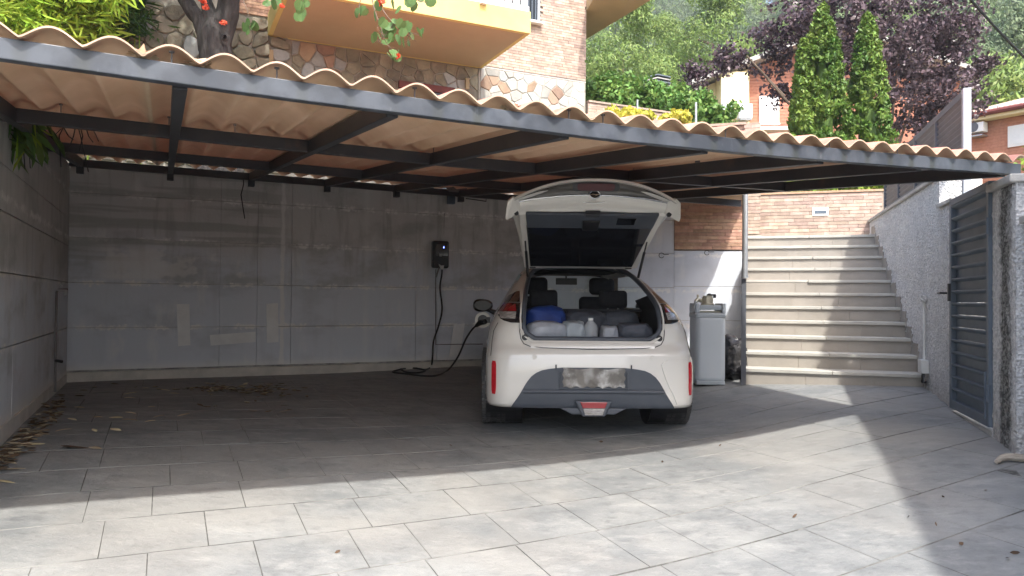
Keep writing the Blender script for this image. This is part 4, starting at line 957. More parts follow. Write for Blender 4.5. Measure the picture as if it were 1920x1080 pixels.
# --- tailgate raised
HY, HZ = 1.08, 1.375
tg = cb()
def tipc(u): return (.695*u, -.11+.16*abs(u)**2.2, 2.005-.165*abs(u)**2.3)
def l1(u): return (.60*u, .035+.05*u*u, 1.905-.05*u*u)
def l0(u): return (.60*u, .10+.04*u*u, 1.815-.035*u*u)
def hinge(u): return (.53*u, HY, HZ+.035-.02*u*u)
def lerp3(p, q, t_): return tuple(p[i]+(q[i]-p[i])*t_ for i in range(3))
us = np.linspace(-1, 1, 41)
G = []
for t_ in np.linspace(0, 1, 14):
    row = []
    for u in us:
        p, q = tipc(u), hinge(u); r_ = lerp3(p, q, t_); row.append((r_[0], r_[1], r_[2]+.06*math.sin(math.pi*t_)+.010))
    G.append(row)
edge = [tuple(np.add(tipc(u), (0, -.004, -.010))) for u in us]
edge2 = [tuple(np.add(tipc(u), (0, .015, -.016))) for u in us]
tg.grid([edge2, edge]+G)
tgo = cbuild(tg, 'tailgate', 'paint', smooth=55)
md = tgo.modifiers.new('solid', 'SOLIDIFY'); md.thickness = .012; md.offset = -1
def band(name, f0, f1, mt, n=8, sag=0.0, th=.0, urange=(-1, 1), par=tgo, off=(0, 0, 0)):
    G = []
    for t_ in np.linspace(0, 1, n+1):
        row = []
        for u in np.linspace(urange[0], urange[1], 41):
            p = lerp3(f0(u), f1(u), t_); s_ = sag*math.sin(math.pi*t_); row.append((p[0]+off[0], p[1]+s_+off[1], p[2]+off[2]+s_*.3))
        G.append(row)
    m = cb(); m.grid(G); return cbuild(m, name, mt, par, smooth=60)
band('smoked_panel', lambda u: tuple(np.add(tipc(u*.93), (0, .016, -.014))), l1, 'taupe_gloss', sag=.03)
band('lower_lip', l1, l0, 'paint', sag=-.008)
band('lip_edge', l0, lambda u: tuple(np.add(l0(u), (0, .02, -.028))), 'paint')
m = cb(); m.tube([tuple(np.add(l1(u), (0, -.006, .0))) for u in us], .0065, 8); cbuild(m, 'chrome_strip', 'chrome', tgo, smooth=True)
# wings
for sx in (-1, 1):
    P0_ = tipc(1.0); P1_ = l1(.98); P2_ = l0(.98)
    q = [(sx*.700, .03, 1.845), (sx*.655, -.005, 1.875), (sx*.600, .065, 1.865), (sx*.592, .135, 1.765), (sx*.640, .14, 1.745), (sx*.705, .11, 1.70), (sx*.712, .09, 1.73)]
    m = cb(); m.prism(q, (0, .05, .02)); cbuild(m, 'tailgate_wing', 'paint', tgo, fixn=True, bevel=.008)
    m = cb(); m.lathe([(0, -.01), (.018, -.01), (.022, .01)], (sx*.625, .12, 1.765), 12, 'y'); cbuild(m, 'rubber_buffer', 'black_plastic', tgo)
# brake lamp
G = []
for z_, w_ in ((1.918, .155), (1.926, .178), (1.948, .186), (1.972, .182), (1.982, .160)):
    G.append([(x, -.055-.035*(z_-1.918)/.064-.012, z_) for x in np.linspace(-w_, w_, 12)])
m = cb(); m.grid(G); cbuild(m, 'brake_lamp_surround', 'black_plastic', tgo, smooth=60)
m = cb(); m.grid([[(x*.8, y-.004, z_*.8+.2*1.95) for x, y, z_ in r_] for r_ in G]); cbuild(m, 'brake_lamp', 'darkred', tgo, smooth=60)
# emblem: ring with a lightning bolt
ey, ez = .012, 1.905
m = cb(); m.tube([(.042*math.cos(a_), ey-.012, ez+.030*math.sin(a_)) for a_ in np.linspace(0, 2*math.pi, 25)], .006, 8, cap=False); 
m.prism([(-.045, ey-.016, ez-.002), (-.006, ey-.016, ez+.010), (-.004, ey-.016, ez+.004), (.045, ey-.016, ez+.002), (.006, ey-.016, ez-.010), (.004, ey-.016, ez-.004)], (0, .004, 0)); cbuild(m, 'emblem', 'chrome', tgo, smooth=40)
m = cb(); m.lathe([(0, 0), (.038, 0)], (0, ey-.005, ez), 20, 'y'); m.v = [(x, y, ez+(z-ez)*.72) for x, y, z in m.v]; cbuild(m, 'emblem_disc', 'gloss_black', tgo)
m = cb(); m.tube([(.088*math.cos(a_)*1.0, .062, 1.856+.011*math.sin(a_)) for a_ in np.linspace(0, 2*math.pi, 29)], .0028, 6, cap=False); cbuild(m, 'badge_ring', 'chrome', tgo)
tx = bpy.data.curves.new('badge_text', 'FONT'); tx.body = 'AMPERA'; tx.size = .019; tx.align_x = 'CENTER'; tx.align_y = 'CENTER'; tx.extrude = .001; tx.space_character = 1.35
to = bpy.data.objects.new('badge_text', tx); COL.objects.link(to); to.parent = tgo; to.location = (0, .055, 1.856); to.rotation_euler = (R(90), 0, 0); tx.materials.append(M['chrome'])
sc.view_layers[0].update(); _me = bpy.data.meshes.new_from_object(to); _lo = to.location.copy(); _ro = to.rotation_euler.copy(); bpy.data.objects.remove(to)
if not _me.materials: _me.materials.append(M['chrome'])
to = inst('badge_text', _me, tgo, _lo, _ro)
# inner face
def inn(x, t_): # t 0 at lip, 1 at hinge
    y = .13+(HY-.05-.13)*t_; z = 1.785+(HZ-.012-1.785)*t_-.0*math.sin(math.pi*t_); return (x, y, z)
G = []
for t_ in np.linspace(0, 1, 10):
    hw = .602-.075*t_; G.append([inn(x, t_) for x in np.linspace(-hw, hw, 14)])
m = cb(); m.grid(G); cbuild(m, 'inner_frame', 'paint', tgo, smooth=50)
def innbox(name, x0, x1, t0, t1, x0b, x1b, mt, dep=.02, bev=.012):
    p = [inn(x0, t0), inn(x1, t0), inn(x1b, t1), inn(x0b, t1)]; n_ = np.cross(np.subtract(p[1], p[0]), np.subtract(p[3], p[0])); n_ /= np.linalg.norm(n_)
    if n_[2] > 0: n_ = -n_
    m = cb(); m.prism([np.array(q)+n_*.002 for q in p], n_*dep); return cbuild(m, name, mt, tgo, fixn=True, bevel=bev)
innbox('glass_panel', -.535, .535, .215, .955, -.475, .475, 'gloss_black', .012)
innbox('inner_trim', -.548, .548, .0, .225, -.530, .530, 'greytrim', .03)
innbox('latch', -.075, .075, .09, .24, -.065, .065, 'black_plastic', .045, .01)
innbox('grab_handle', .21, .37, .05, .16, .21, .365, 'gloss_black', .033, .006)
innbox('latch_cover', -.06, .06, -.02, .03, -.055, .055, 'headliner', .04, .004)
m = cb(); m.tube([(x, HY-.02, HZ-.002+.008*(1-(x/.5)**2)) for x in np.linspace(-.49, .49, 9)], .02, 8); cbuild(m, 'hinge_rail', 'paint', tgo, smooth=True)
for sx in (-1, 1):
    m = cb(); p0, p1 = np.array((sx*.545, .52, 1.665)), np.array((sx*.50, .80, 1.27)); mid = p0+(p1-p0)*.45
    m.tube([p0, mid], .007, 8); m.tube([mid, p1], .0125, 10); m.lathe([(0, -.015), (.018, -.015), (.018, .015), (0, .015)], tuple(p0), 10, 'x'); cbuild(m, 'gas_strut', 'black_plastic', smooth=40)
    m = cb(); m.obox((sx*.45-.03, HY-.06, HZ-.02), (.06, 0, 0), (0, .12, 0), (0, 0, .03)); cbuild(m, 'hinge', 'black_plastic', bevel=.006)

# --- cargo
def carw(x, y, z):
    th = R(.8); return np.array([.655+x*math.cos(th)-y*math.sin(th), 5.90+x*math.sin(th)+y*math.cos(th), -1.058+z])
def bag(name, label, cat, c, dims, mt, seed, rough=.12):
    bm = bmesh.new(); bmesh.ops.create_icosphere(bm, subdivisions=4, radius=1); from mathutils import noise
    for v in bm.verts:
        p = v.co.copy(); q = Vector([math.copysign(abs(p[i])**.6, p[i]) for i in range(3)])
        nn = noise.noise(p*1.7+Vector((seed, 0, 0)))*rough*1.6+noise.noise(p*4.5+Vector((0, seed, 0)))*rough*.8
        q *= (1+nn); v.co = Vector((q.x*dims[0]/2, q.y*dims[1]/2, q.z*dims[2]/2))
    zmin = min(v.co.z for v in bm.verts)
    for v in bm.verts:
        v.co.z = max(v.co.z, zmin*.86)-zmin*.86
    for f in bm.faces: f.smooth = True
    me = bpy.data.meshes.new(name); bm.to_mesh(me); bm.free(); me.materials.append(M[mt])
    o = bpy.data.objects.new(name, me); COL.objects.link(o); o.location = Vector([float(k) for k in c]); o.rotation_euler = (0, 0, R(.8))
    return tag(o, label, cat)
bag('cargo_bag', 'blue fabric bag at the left of the open car boot', 'bag', carw(-.36, .72, .721), (.40, .40, .30), 'blue_bag', 3.1, .08)
bag('cargo_bag', 'dark blue grey fabric bag in the middle of the open car boot', 'bag', carw(.02, .82, .721), (.40, .32, .26), 'grey_bag', 8.4, .08)
bag('cargo_bag', 'navy blue bag behind the grey sack at the right of the open boot', 'bag', carw(.34, .84, .721), (.34, .30, .26), 'blue_bag', 5.7, .08).data.materials[0] = M['grey_bag']
bag('plastic_bag', 'white plastic bag at the lower left edge of the open boot', 'bag', carw(-.36, .32, .721), (.34, .28, .17), 'white_bag', 1.3, .07)
bag('plastic_bag', 'greyish translucent bag between the white bag and the bottle in the boot', 'bag', carw(-.13, .36, .721), (.20, .26, .17), 'white_bag', 6.6, .1).data.materials[0] = M['softener_band']
bag('plastic_bag', 'small pale bag just right of the clear bottle in the boot', 'bag', carw(.17, .34, .721), (.15, .24, .14), 'white_bag', 9.2, .1)
bag('cargo_bag', 'charcoal sack at the lower right corner of the open boot', 'bag', carw(.38, .36, .721), (.30, .30, .16), 'grey_bag', 2.2, .08)
bt = thing('plastic_bottle', 'clear plastic bottle with a white cap standing in the middle of the car boot', 'bottle', tuple(carw(.01, .30, .721)))
m = cb(); m.lathe([(.0, 0), (.055, 0), (.062, .02), (.062, .10), (.055, .13), (.024, .165), (.020, .175)], (0, 0, 0), 24); m.build('bottle_body', M['bottle'], bt, smooth=60, world=False)
m = cb(); m.lathe([(.0, .19), (.022, .19), (.022, .168)], (0, 0, 0), 16); m.build('cap', M['white_frame'], bt, smooth=40, world=False)

# ------------------------------------------------------------------ water softener and bin bag
wp = atY(1327, 700, 8.10); sz = fz(wp[0], 8.1)
ws = thing('water_softener', 'tall grey water softener cabinet with exposed brass valve beside the car', 'water softener', (float(wp[0]), 8.10, sz), (0, 0, R(-3)))
ws.scale = (.93, .95, .97)
def lb(name, x0, x1, y0, y1, z0, z1, mt, bev=.02, par=ws):
    m = MB(); m.obox((x0, y0, z0), (x1-x0, 0, 0), (0, y1-y0, 0), (0, 0, z1-z0)); return m.build(name, M[mt], par, bevel=bev, world=False)
lb('cabinet', -.172, .172, -.17, .27, .02, .78, 'softener', .06)
lb('base', -.165, .165, -.16, .26, 0, .05, 'softener_band', .01)
lb('top_band', -.173, .173, -.171, .271, .735, .80, 'softener_band', .02)
for sx in (-1, 1): lb('lid_side', sx*.150-.022, sx*.150+.022, -.165, .25, .795, .905, 'softener', .012)
lb('lid_front', -.125, .125, -.15, -.09, .83, .885, 'softener_band', .01)
lb('lid_recess', -.13, .13, -.10, .22, .80, .82, 'brass', .005)
m = MB(); m.lathe([(.0, .86), (.075, .86), (.078, .90), (.065, .905), (.065, .965), (.055, .97), (.055, .99), (0, .99)], (.0, .03, 0), 20); m.build('valve_head', M['brass'], ws, smooth=40, world=False)
m = MB(); m.tube([(-.07, .03, .93), (-.12, .0, .95), (-.15, -.02, .92)], .022, 10); m.tube([(-.10, .03, .88), (-.165, .03, .86)], .02, 10); m.tube([(-.12, .0, .95), (-.12, .0, 1.0)], .012, 8); m.build('valve_fitting', M['brass'], ws, smooth=True, world=False)
m = MB(); m.obox((-.01, .0, .99), (.10, 0, 0), (0, .04, 0), (0, 0, .018)); m.obox((.065, .0, .965), (.03, 0, 0), (0, .04, 0), (0, 0, .04)); m.box((.02, .02, 1.0), (.03, .03, .03)); m.build('lever', M['black_plastic'], ws, bevel=.004, world=False)
m = MB(); m.tube([(-.17, -.12, .82), (-.19, -.13, .86), (-.165, -.12, .93)], .016, 8); m.tube([(-.172, -.17, .79), (-.19, -.18, .80)], .012, 8); m.build('hose_fitting', M['galv'], ws, smooth=True, world=False)
bz = atY(1377, 700, 8.30)
o = bag('rubbish_bag', 'shiny black bin bag slumped between the water softener and the stairs', 'bag', (float(bz[0])-.045, 8.24, fz(bz[0], 8.24)), (.26, .28, .46), 'bin_bag', 4.2, .2)
o.rotation_euler = (0, 0, .4)

# ------------------------------------------------------------------ house on the terrace (front wall along Av at b = BH)
BH = 11.77
def hw(px, py): return online(px, py, AB(0, BH), Av)
aC = acrd(hw(1100, 200)); aS = acrd(hw(900, 160)); aR = acrd(hw(503, 100)); aL = acrd(hw(150, 60))
zB = float(hw(1099, 153.6)[2]); zSof = float(hw(908, 128)[2])
house = thing('brick_house', 'house with yellow balcony, stone base and rose brick wall above the carport', 'house', tuple(AB(4, BH, 1.36)))
m = MB(); m.obox(AB(aL-6, BH+.05, -1), Av*(aC-aL+6-.02), Bv*7, Zv*8.5); m.build('wall_core', M['mortar_grey'], house)
def clip(poly, px, py, nx, ny):
    out = []
    for i in range(len(poly)):
        p, q = poly[i], poly[(i+1) % len(poly)]; dp = (p[0]-px)*nx+(p[1]-py)*ny; dq = (q[0]-px)*nx+(q[1]-py)*ny
        if dp <= 0: out.append(p)
        if dp*dq < 0: t_ = dp/(dp-dq); out.append((p[0]+(q[0]-p[0])*t_, p[1]+(q[1]-p[1])*t_))
    return out
def voronoi(a0, a1, z0, z1, sp, seed, jit=.42, sqz=1.0):
    r_ = random.Random(seed); pts = []
    nx = max(2, int((a1-a0)/sp)); nz = max(2, int((z1-z0)/(sp*sqz)))
    for i in range(nx):
        for j in range(nz):
            pts.append((a0+(i+.5+(.5 if j % 2 else 0)*.6-.15+r_.uniform(-jit, jit))*(a1-a0)/nx, z0+(j+.5+r_.uniform(-jit, jit))*(z1-z0)/nz))
    cells = []
    for i, p in enumerate(pts):
        poly = [(a0, z0), (a1, z0), (a1, z1), (a0, z1)]
        for j, q in enumerate(pts):
            if i == j or abs(p[0]-q[0]) > 3*sp or abs(p[1]-q[1]) > 3*sp: continue
            dx, dy = q[0]-p[0], q[1]-p[1]; d_ = math.hypot(dx, dy)
            if d_ < 1e-4: continue
            poly = clip(poly, (p[0]+q[0])/2, (p[1]+q[1])/2, dx/d_, dy/d_)
            if len(poly) < 3: break
        if len(poly) >= 3: cells.append((p, poly))
    return cells
def stones(parent, cells, gap, mts, seed, proud=.02, rnd_=False):
    r_ = random.Random(seed)
    for c, poly in cells:
        cx = sum(p[0] for p in poly)/len(poly); cz = sum(p[1] for p in poly)/len(poly)
        def shrink(poly, g):
            out = []
            for p in poly:
                d_ = math.hypot(p[0]-cx, p[1]-cz); k = max(.3, 1-g/max(d_, .02)); out.append((cx+(p[0]-cx)*k, cz+(p[1]-cz)*k))
            return out
        if rnd_:   # rounder, cut the corners
            q = []
            for i in range(len(poly)):
                p1, p2 = poly[i], poly[(i+1) % len(poly)]; q += [(p1[0]*.75+p2[0]*.25, p1[1]*.75+p2[1]*.25), (p1[0]*.25+p2[0]*.75, p1[1]*.25+p2[1]*.75)]
            poly = q
        P0 = shrink(poly, gap); P1 = shrink(poly, gap+.012); h = proud*r_.uniform(.5, 1.4)
        if len(P0) < 3: continue
        n = len(P0); b0 = [AB(a_, BH+.045, z_) for a_, z_ in P0]; b1 = [AB(a_, BH+.045-h*.7, z_) for a_, z_ in P0]; b2 = [AB(a_, BH+.04-h, z_) for a_, z_ in P1]
        m = MB(); m.add(b0+b1+b2, [(i, (i+1) % n, n+(i+1) % n, n+i) for i in range(n)]+[(n+i, n+(i+1) % n, 2*n+(i+1) % n, 2*n+i) for i in range(n)]+[tuple(range(2*n, 3*n))])
        m.build('stone', M[r_.choices([k for k, _ in mts], [w_ for _, w_ in mts])[0]], parent)
zlow = 2.0
stones(house, voronoi(aS+.02, aC-.03, zlow+.45, zB-.02, .17, 5, .48, sqz=.95), .007, [('stone_pale', 8), ('stone_blue', 2), ('stone_red', 1)], 2, .012)
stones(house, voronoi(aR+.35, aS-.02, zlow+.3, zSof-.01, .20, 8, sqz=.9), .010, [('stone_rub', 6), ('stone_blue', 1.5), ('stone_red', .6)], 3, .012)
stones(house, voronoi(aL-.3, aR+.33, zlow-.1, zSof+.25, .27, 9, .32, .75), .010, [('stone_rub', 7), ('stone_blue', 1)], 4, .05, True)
m = MB(); m.obox(AB(aS, BH+.04, 1.3), Av*(aC-aS-.005), Bv*.012, Zv*(zB-1.31)); m.build('mortar_bed', M['mortar_grey'], house)
m = MB(); m.obox(AB(aS-.02, BH+.02, 1.3), Av*.035, Bv*.04, Zv*(zB-1.3)); m.build('corner_bead', M['mortar_grey'], house)
m = MB(); m.obox(AB(aS, BH+.035, zB-.012), Av*(aC-aS), Bv*.04, Zv*.03); m.build('ledge', M['coping'], house)
def brk(a0, a1, z0, z1, skip=None, lim=300):
    brick_field(house, AB(a0, BH+.04), Av, -Bv, a1-a0, z0, z1, L=.215, H=.05, mt='brick_pale', limit=lim, skip=skip)
zWin0 = float(hw(1000, 40)[2]); aW = acrd(hw(1012, 20))
brk(aS, aC-.005, zB+.02, 5.75, skip=lambda x, z: (x+aS < acrd(hw(930, 60)) and z > zSof+.42) or (x+aS < aW and z > zWin0))
brick_field(house, AB(acrd(hw(425, 10)), BH+.03), Av, -Bv, acrd(hw(512, 10))-acrd(hw(425, 10)), float(hw(460, 24)[2]), float(hw(460, 24)[2])+.6, L=.215, H=.05, mt='brick', limit=120)
# window with sill
m = MB(); m.obox(AB(aW-1.0, BH+.0, zWin0), Av*1.0, Bv*.06, Zv*1.2); m.build('window_pane', M['glass_dark'], house)
m = MB(); m.obox(AB(aW-.045, BH-.01, zWin0), Av*.045, Bv*.06, Zv*1.2); m.build('window_frame', M['fence_post'], house)
for k in range(3):
    m = MB(); m.tube([AB(aW-.10-.07*k, BH-.03, zWin0), AB(aW-.10-.07*k, BH-.03, zWin0+1.2)], .008, 6); m.build('window_bar', M['gate'], house)
m = MB(); m.obox(AB(aW-1.1, BH-.09, zWin0-.045), Av*1.15, Bv*.14, Zv*.04); m.build('window_sill', M['white_frame'], house, bevel=.004)
# balcony
r_ = ray(995, 63); cF = r_*(zSof/r_[2]); bF = bcrd(cF); aF = acrd(cF)
r_ = ray(503, 63); aBL = acrd(r_*(zSof/r_[2]))
r_ = online(995, 22, AB(0, bF), Av); hF = float(r_[2])-zSof
bal = M['yellow']
m = MB(); m.obox(AB(aBL, bF, zSof), Av*(aF-aBL), Bv*(BH+.05-bF), Zv*hF); o = m.build('balcony', bal, house, bevel=.006)
m = MB(); m.obox(AB(aBL+.07, bF+.07, zSof-.004), Av*(aF-aBL-.14), Bv*(BH-bF-.09), Zv*.01); m.build('soffit', M['ochre'], o)
m = MB(); m.obox(AB(aBL+.02, bF+.02, zSof+hF), Av*(aF-aBL-.04), Bv*.05, Zv*.08); m.obox(AB(aBL+.02, bF+.02, zSof+hF+.72), Av*(aF-aBL-.04), Bv*.05, Zv*.06)
m.build('balustrade_rail', M['white_frame'], o)
k = 0; a_ = aBL+.05
while a_ < aF-.05:
    m = MB(); m.obox(AB(a_, bF+.03, zSof+hF+.08), Av*.10, Bv*.03, Zv*.64); m.build('baluster', M['white_frame'], o); a_ += .135
q_ = online(905, 6, AB(0, bF), Av)
m = MB(); m.obox(q_-Av*.05-Bv*.06-Zv*.02, Av*.10, Bv*.06, Zv*.035); m.build('drain_spout', M['patch'], o)
# door head in the shaded wall, wooden stubs
P_ = [hw(x_, y_) for x_, y_ in ((748, 150), (852, 160))]
m = MB(); m.obox(AB(acrd(P_[0]), BH-.03, P_[0][2]-.12), Av*(acrd(P_[1])-acrd(P_[0])), Bv*.06, Zv*.11); m.build('door_head', M['maroon'], house)
m = MB(); m.obox(AB(acrd(P_[0])+.03, BH-.0, 1.3), Av*(acrd(P_[1])-acrd(P_[0])-.06), Bv*.02, Zv*(P_[0][2]-.12-1.3)); m.build('door_leaf', M['glass_dark'], house)
for px_, y0_, y1_ in ((875, 148, 168), (508, 95, 118)):
    q_ = hw(px_, (y0_+y1_)/2); hz = abs(hw(px_, y0_)[2]-hw(px_, y1_)[2])
    m = MB(); m.obox(q_-Av*.03-Bv*.05-Zv*hz/2, Av*.06, Bv*.05, Zv*hz); m.build('timber_stub', M['ochre'], house)
m = MB(); m.prism([AB(7.83, 10.9, 5.4), AB(6.75, 10.9, 5.4), AB(aC-.005, BH-.01, 5.4), AB(aC-.005, 18, 5.4), AB(7.83, 18, 5.4)], (0, 0, .25)); m.build('side_eave', M['ochre'], house, fixn=True)

# ------------------------------------------------------------------ foliage
def leafmesh(name, C, size, mt, aspect=.5, dirs=None, spread=1.0, rs=None, var=.35, six=False, normals=None, nj=.55):
    rs = rs or RNG; n = len(C); C = np.asarray(C, float)
    if dirs is None: u = rs.randn(n, 3)
    else: u = np.asarray(dirs)+rs.randn(n, 3)*spread
    u /= np.linalg.norm(u, axis=1)[:, None]; w_ = rs.randn(n, 3); w_ -= (w_*u).sum(1)[:, None]*u; w_ /= np.linalg.norm(w_, axis=1)[:, None]
    if normals is not None:
        N_ = np.asarray(normals)+rs.randn(n, 3)*nj; N_ /= np.linalg.norm(N_, axis=1)[:, None]
        u = u-(u*N_).sum(1)[:, None]*N_; u /= np.linalg.norm(u, axis=1)[:, None]; w_ = np.cross(N_, u)
    s = (size*(1+var*(rs.rand(n)*2-1)))[:, None]
    if six:
        nn = np.cross(u, w_); k = 6
        P = np.stack([C-u*s*.5, C-u*s*.15+w_*s*aspect*.5, C+u*s*.25+w_*s*aspect*.42, C+u*s*.5-nn*s*.08, C+u*s*.25-w_*s*aspect*.42, C-u*s*.15-w_*s*aspect*.5], 1)
    else:
        k = 4; P = np.stack([C-u*s*.5, C+w_*s*aspect*.5, C+u*s*.5, C-w_*s*aspect*.5], 1)
    me = bpy.data.meshes.new(name); me.vertices.add(n*k); me.vertices.foreach_set('co', P.reshape(-1).astype(np.float32))
    me.loops.add(n*k); me.loops.foreach_set('vertex_index', np.arange(n*k, dtype=np.int32))
    me.polygons.add(n); me.polygons.foreach_set('loop_start', np.arange(0, n*k, k, dtype=np.int32)); me.polygons.foreach_set('loop_total', np.full(n, k, dtype=np.int32))
    me.materials.append(M[mt]); me.update(calc_edges=True); return me
def clumps(centers, radii, per, rs=None, squash=.8, shell=.55):
    rs = rs or RNG; out = []; clumps.nrm = []; cen = np.mean(np.asarray(centers, float), axis=0)
    for c, r_ in zip(centers, radii):
        d = rs.randn(per, 3); d /= np.linalg.norm(d, axis=1)[:, None]; rad = r_*(shell+(1-shell)*rs.rand(per))[:, None]
        out.append(np.asarray(c)+d*rad*np.array([1, 1, squash])); o_ = np.asarray(c, float)-cen; o_ = o_/(np.linalg.norm(o_)+.3); clumps.nrm.append(d*.8+o_*.5)
    clumps.nrm = np.concatenate(clumps.nrm); return np.concatenate(out)
def mk(name, me, parent=None, loc=(0, 0, 0)): return inst(name, me, parent, tuple(float(k) for k in loc))

# pines on the hillside
def hillz(D): return np.interp(D, [20, 34, 60, 110, 190, 260], [1.5, 3.0, 12, 33, 71, 98])
g = MB(); G = []
for D in np.linspace(24, 260, 40):
    row = []
    for an in np.linspace(-.75, 1.15, 60):
        row.append((D*math.sin(an), D*math.cos(an), float(hillz(D))+1.3*math.sin(an*9+D*.06)+RNG.uniform(-.4, .4)))
    G.append(row)
g.grid(G); hs = tag(g.build('hillside', M['hill'], smooth=True), kind='structure')
protos = []
for k in range(8):
    rs = np.random.RandomState(100+k); n = 46; cs, rd = [], []
    H = 6.2 if k < 5 else 7.2; Wd = 2.5 if k < 5 else 2.1
    for i in range(n):
        h = rs.rand()**.8; prof = math.sin(math.pi*min(.12+.88*h, .98))**.6*(1-.35*h); an = rs.rand()*2*math.pi; rr_ = Wd*prof*(.45+.55*rs.rand()**.5)
        cs.append((rr_*math.cos(an), rr_*math.sin(an), 1.6+h*(H-1.9))); rd.append(.55+.35*rs.rand())
    C = clumps(cs, rd, 105 if k < 7 else 330, rs, .7, .35 if k < 7 else .6)
    crown = leafmesh('crown', C, .25 if k < 7 else .15, ['pine1', 'pine3', 'pine1', 'pine2', 'pine3', 'pine2', 'pine1', 'pine2'][k], .32, dirs=np.tile([0, 0, .8], (len(C), 1)), spread=.8, rs=rs, normals=clumps.nrm)
    m = MB(); m.tube([(0, 0, -.6), (.1, .05, 1.5), (.05, -.1, 3.0), (.0, .05, H-2.6)], [.17, .12, .06, .02], 7)
    for q_ in range(5):
        an = rs.rand()*6.3; z_ = 1.8+q_*.7; m.tube([(0.05, 0, z_), (.8*math.cos(an), .8*math.sin(an), z_+.4), (1.5*math.cos(an), 1.5*math.sin(an), z_+.6)], [.06, .04, .02], 5)
    protos.append((crown, m.mesh('trunk', M['bark_far'], smooth=True)))
def pine(x, y, z, s, k, label, group):
    t = thing('pine_tree', label, 'tree', (float(x), float(y), float(z)), (0, 0, RNG.rand()*6.28), group)
    t.scale = (s*RNG.uniform(.9, 1.15), s*RNG.uniform(.9, 1.15), s*RNG.uniform(.9, 1.2))
    inst('crown', protos[k][0], t, (0, 0, 0)); inst('trunk', protos[k][1], t, (0, 0, 0)); return t
D = 36.0; npn = 0
while D < 190:
    sp = 4.2+D*.021; an = .05
    an += RNG.rand()*sp/D
    while an < .64:
        dd = D+RNG.uniform(-1.6, 1.6); aa = an+RNG.uniform(-.25, .25)*sp/D
        y_ = dd*math.cos(aa); x_ = dd*math.sin(aa); z_ = hillz(dd)
        top = 562-1387*(z_+6)/y_
        if top < 330 and z_/y_ < .47:
            yel = (math.sin(aa*23+dd*.05)+math.sin(dd*.13+aa*7) > .55)
            k = int(RNG.choice([3, 5])) if yel else int(RNG.choice([0, 1, 2, 4, 6]))
            pine(x_, y_, z_-.2, RNG.uniform(.9, 1.2)*(1.0+.0016*D), k, 'one of the green pines covering the hillside behind the houses', 'pines on the hillside'); npn += 1
        an += sp*RNG.uniform(.85, 1.2)/D
    D += sp*.92
print('pines', npn)
for (px_, D_, zt, s_, k, lab) in ((1165, 30, 70, 1.0, 7, 'tall yellow green tree right beside the brick house corner'), (1335, 38, 30, 1.2, 7, 'broad yellow green tree between the brick house and the purple plum'), (1240, 44, 80, 1.0, 7, 'narrower yellow green tree behind the dark slatted chimney'), (1890, 34, 100, 1.0, 1, 'round green pine above the far right roof'), (1845, 42, 150, .9, 7, 'pale green tree just left of the far right house roof')):
    zt_ = (565-zt)/1387*D_; pine((px_-960)/1387*D_, D_, zt_-6.4*s_, s_, k, lab, None)

def bushy(name, label, cat, boxes, size, mt, per=60, aspect=.55, stem=None, six=True, rad=.16, n=40, group=None):
    """boxes: list of (center, half extents) -> clumps filling them; boxes[0] gives the base"""
    c0 = np.array(boxes[0][0], float); base = (c0[0], c0[1], c0[2]-boxes[0][1][2]); t = thing(name, label, cat, tuple(float(k) for k in base), group=group)
    cs = []
    for c, h in boxes:
        for _ in range(max(4, int(n*h[0]*h[1]*h[2]*8/.1)) if False else n):
            cs.append(np.array(c)+(RNG.rand(3)*2-1)*np.array(h))
    C = clumps(cs, [rad*RNG.uniform(.7, 1.3) for _ in cs], per)-np.array(base)
    mk('foliage', leafmesh('foliage', C, size, mt, aspect, six=six, normals=clumps.nrm, nj=.7), t)
    m = MB()
    for k in range(stem or 4):
        c = cs[RNG.randint(len(cs))]-np.array(base); m.tube([(c[0]*.3, c[1]*.3, -.3), (c[0]*.7, c[1]*.7, c[2]*.5), tuple(c)], [.025, .018, .008], 5)
    m.build('stems', M['bark_far'], t, world=False); return t
def W3(px, py, y): return atY(px, py, y)
# hedge above the stairs wall
pb = PBd+Uv*.95+Vv*.28
bushy('hedge', 'clipped green hedge on top of the brick wall at the head of the stairs', 'hedge', [(pb+Zv*1.86+Uv*o_, (.28, .12, .26)) for o_ in (-.7, -.2, .3, .75)], .075, 'hedge_pale', 60, n=26, rad=.13)
# garden wall 2 on the upper terrace
Gw = np.array([1.38, 13.7, 0]); a2 = thing('brick_wall', 'long pale brick garden wall right of the house corner, below the hedge', 'wall', tuple(Gw+Av*1.2+Zv*2.6))
m = MB(); m.obox(Gw+Zv*1.5, Av*2.35, Bv*.2, Zv*2.18); m.build('wall_core', M['mortar'], a2)
brick_field(a2, Gw, Av, -Bv, 2.35, 2.85, 3.68, L=.26, H=.055, mt='brick_pale')
m = MB(); m.obox(Gw-Bv*.04+Zv*3.685, Av*2.4, Bv*.28, Zv*.035); m.build('coping', M['brick_pale'], a2)
bushy('hedge', 'big dense green hedge behind the garden wall left of the cream house', 'hedge', [(W3(px_, py_, y_), (.55, .3, .35)) for px_, py_, y_ in ((1130, 178, 15.3), (1185, 184, 15.6), (1240, 200, 15.9), (1120, 195, 15.2), (1215, 200, 15.6), (1262, 208, 15.8))], .10, 'hedge', 75, n=24, rad=.24)
bushy('shrub', 'dark green shrub in front of the cream house air conditioners', 'shrub', [(W3(px_, py_, y_), (.3, .25, .22)) for px_, py_, y_ in ((1312, 222, 14.6), (1348, 226, 14.7), (1295, 206, 14.8))], .09, 'hedge', 70, n=24, rad=.2)
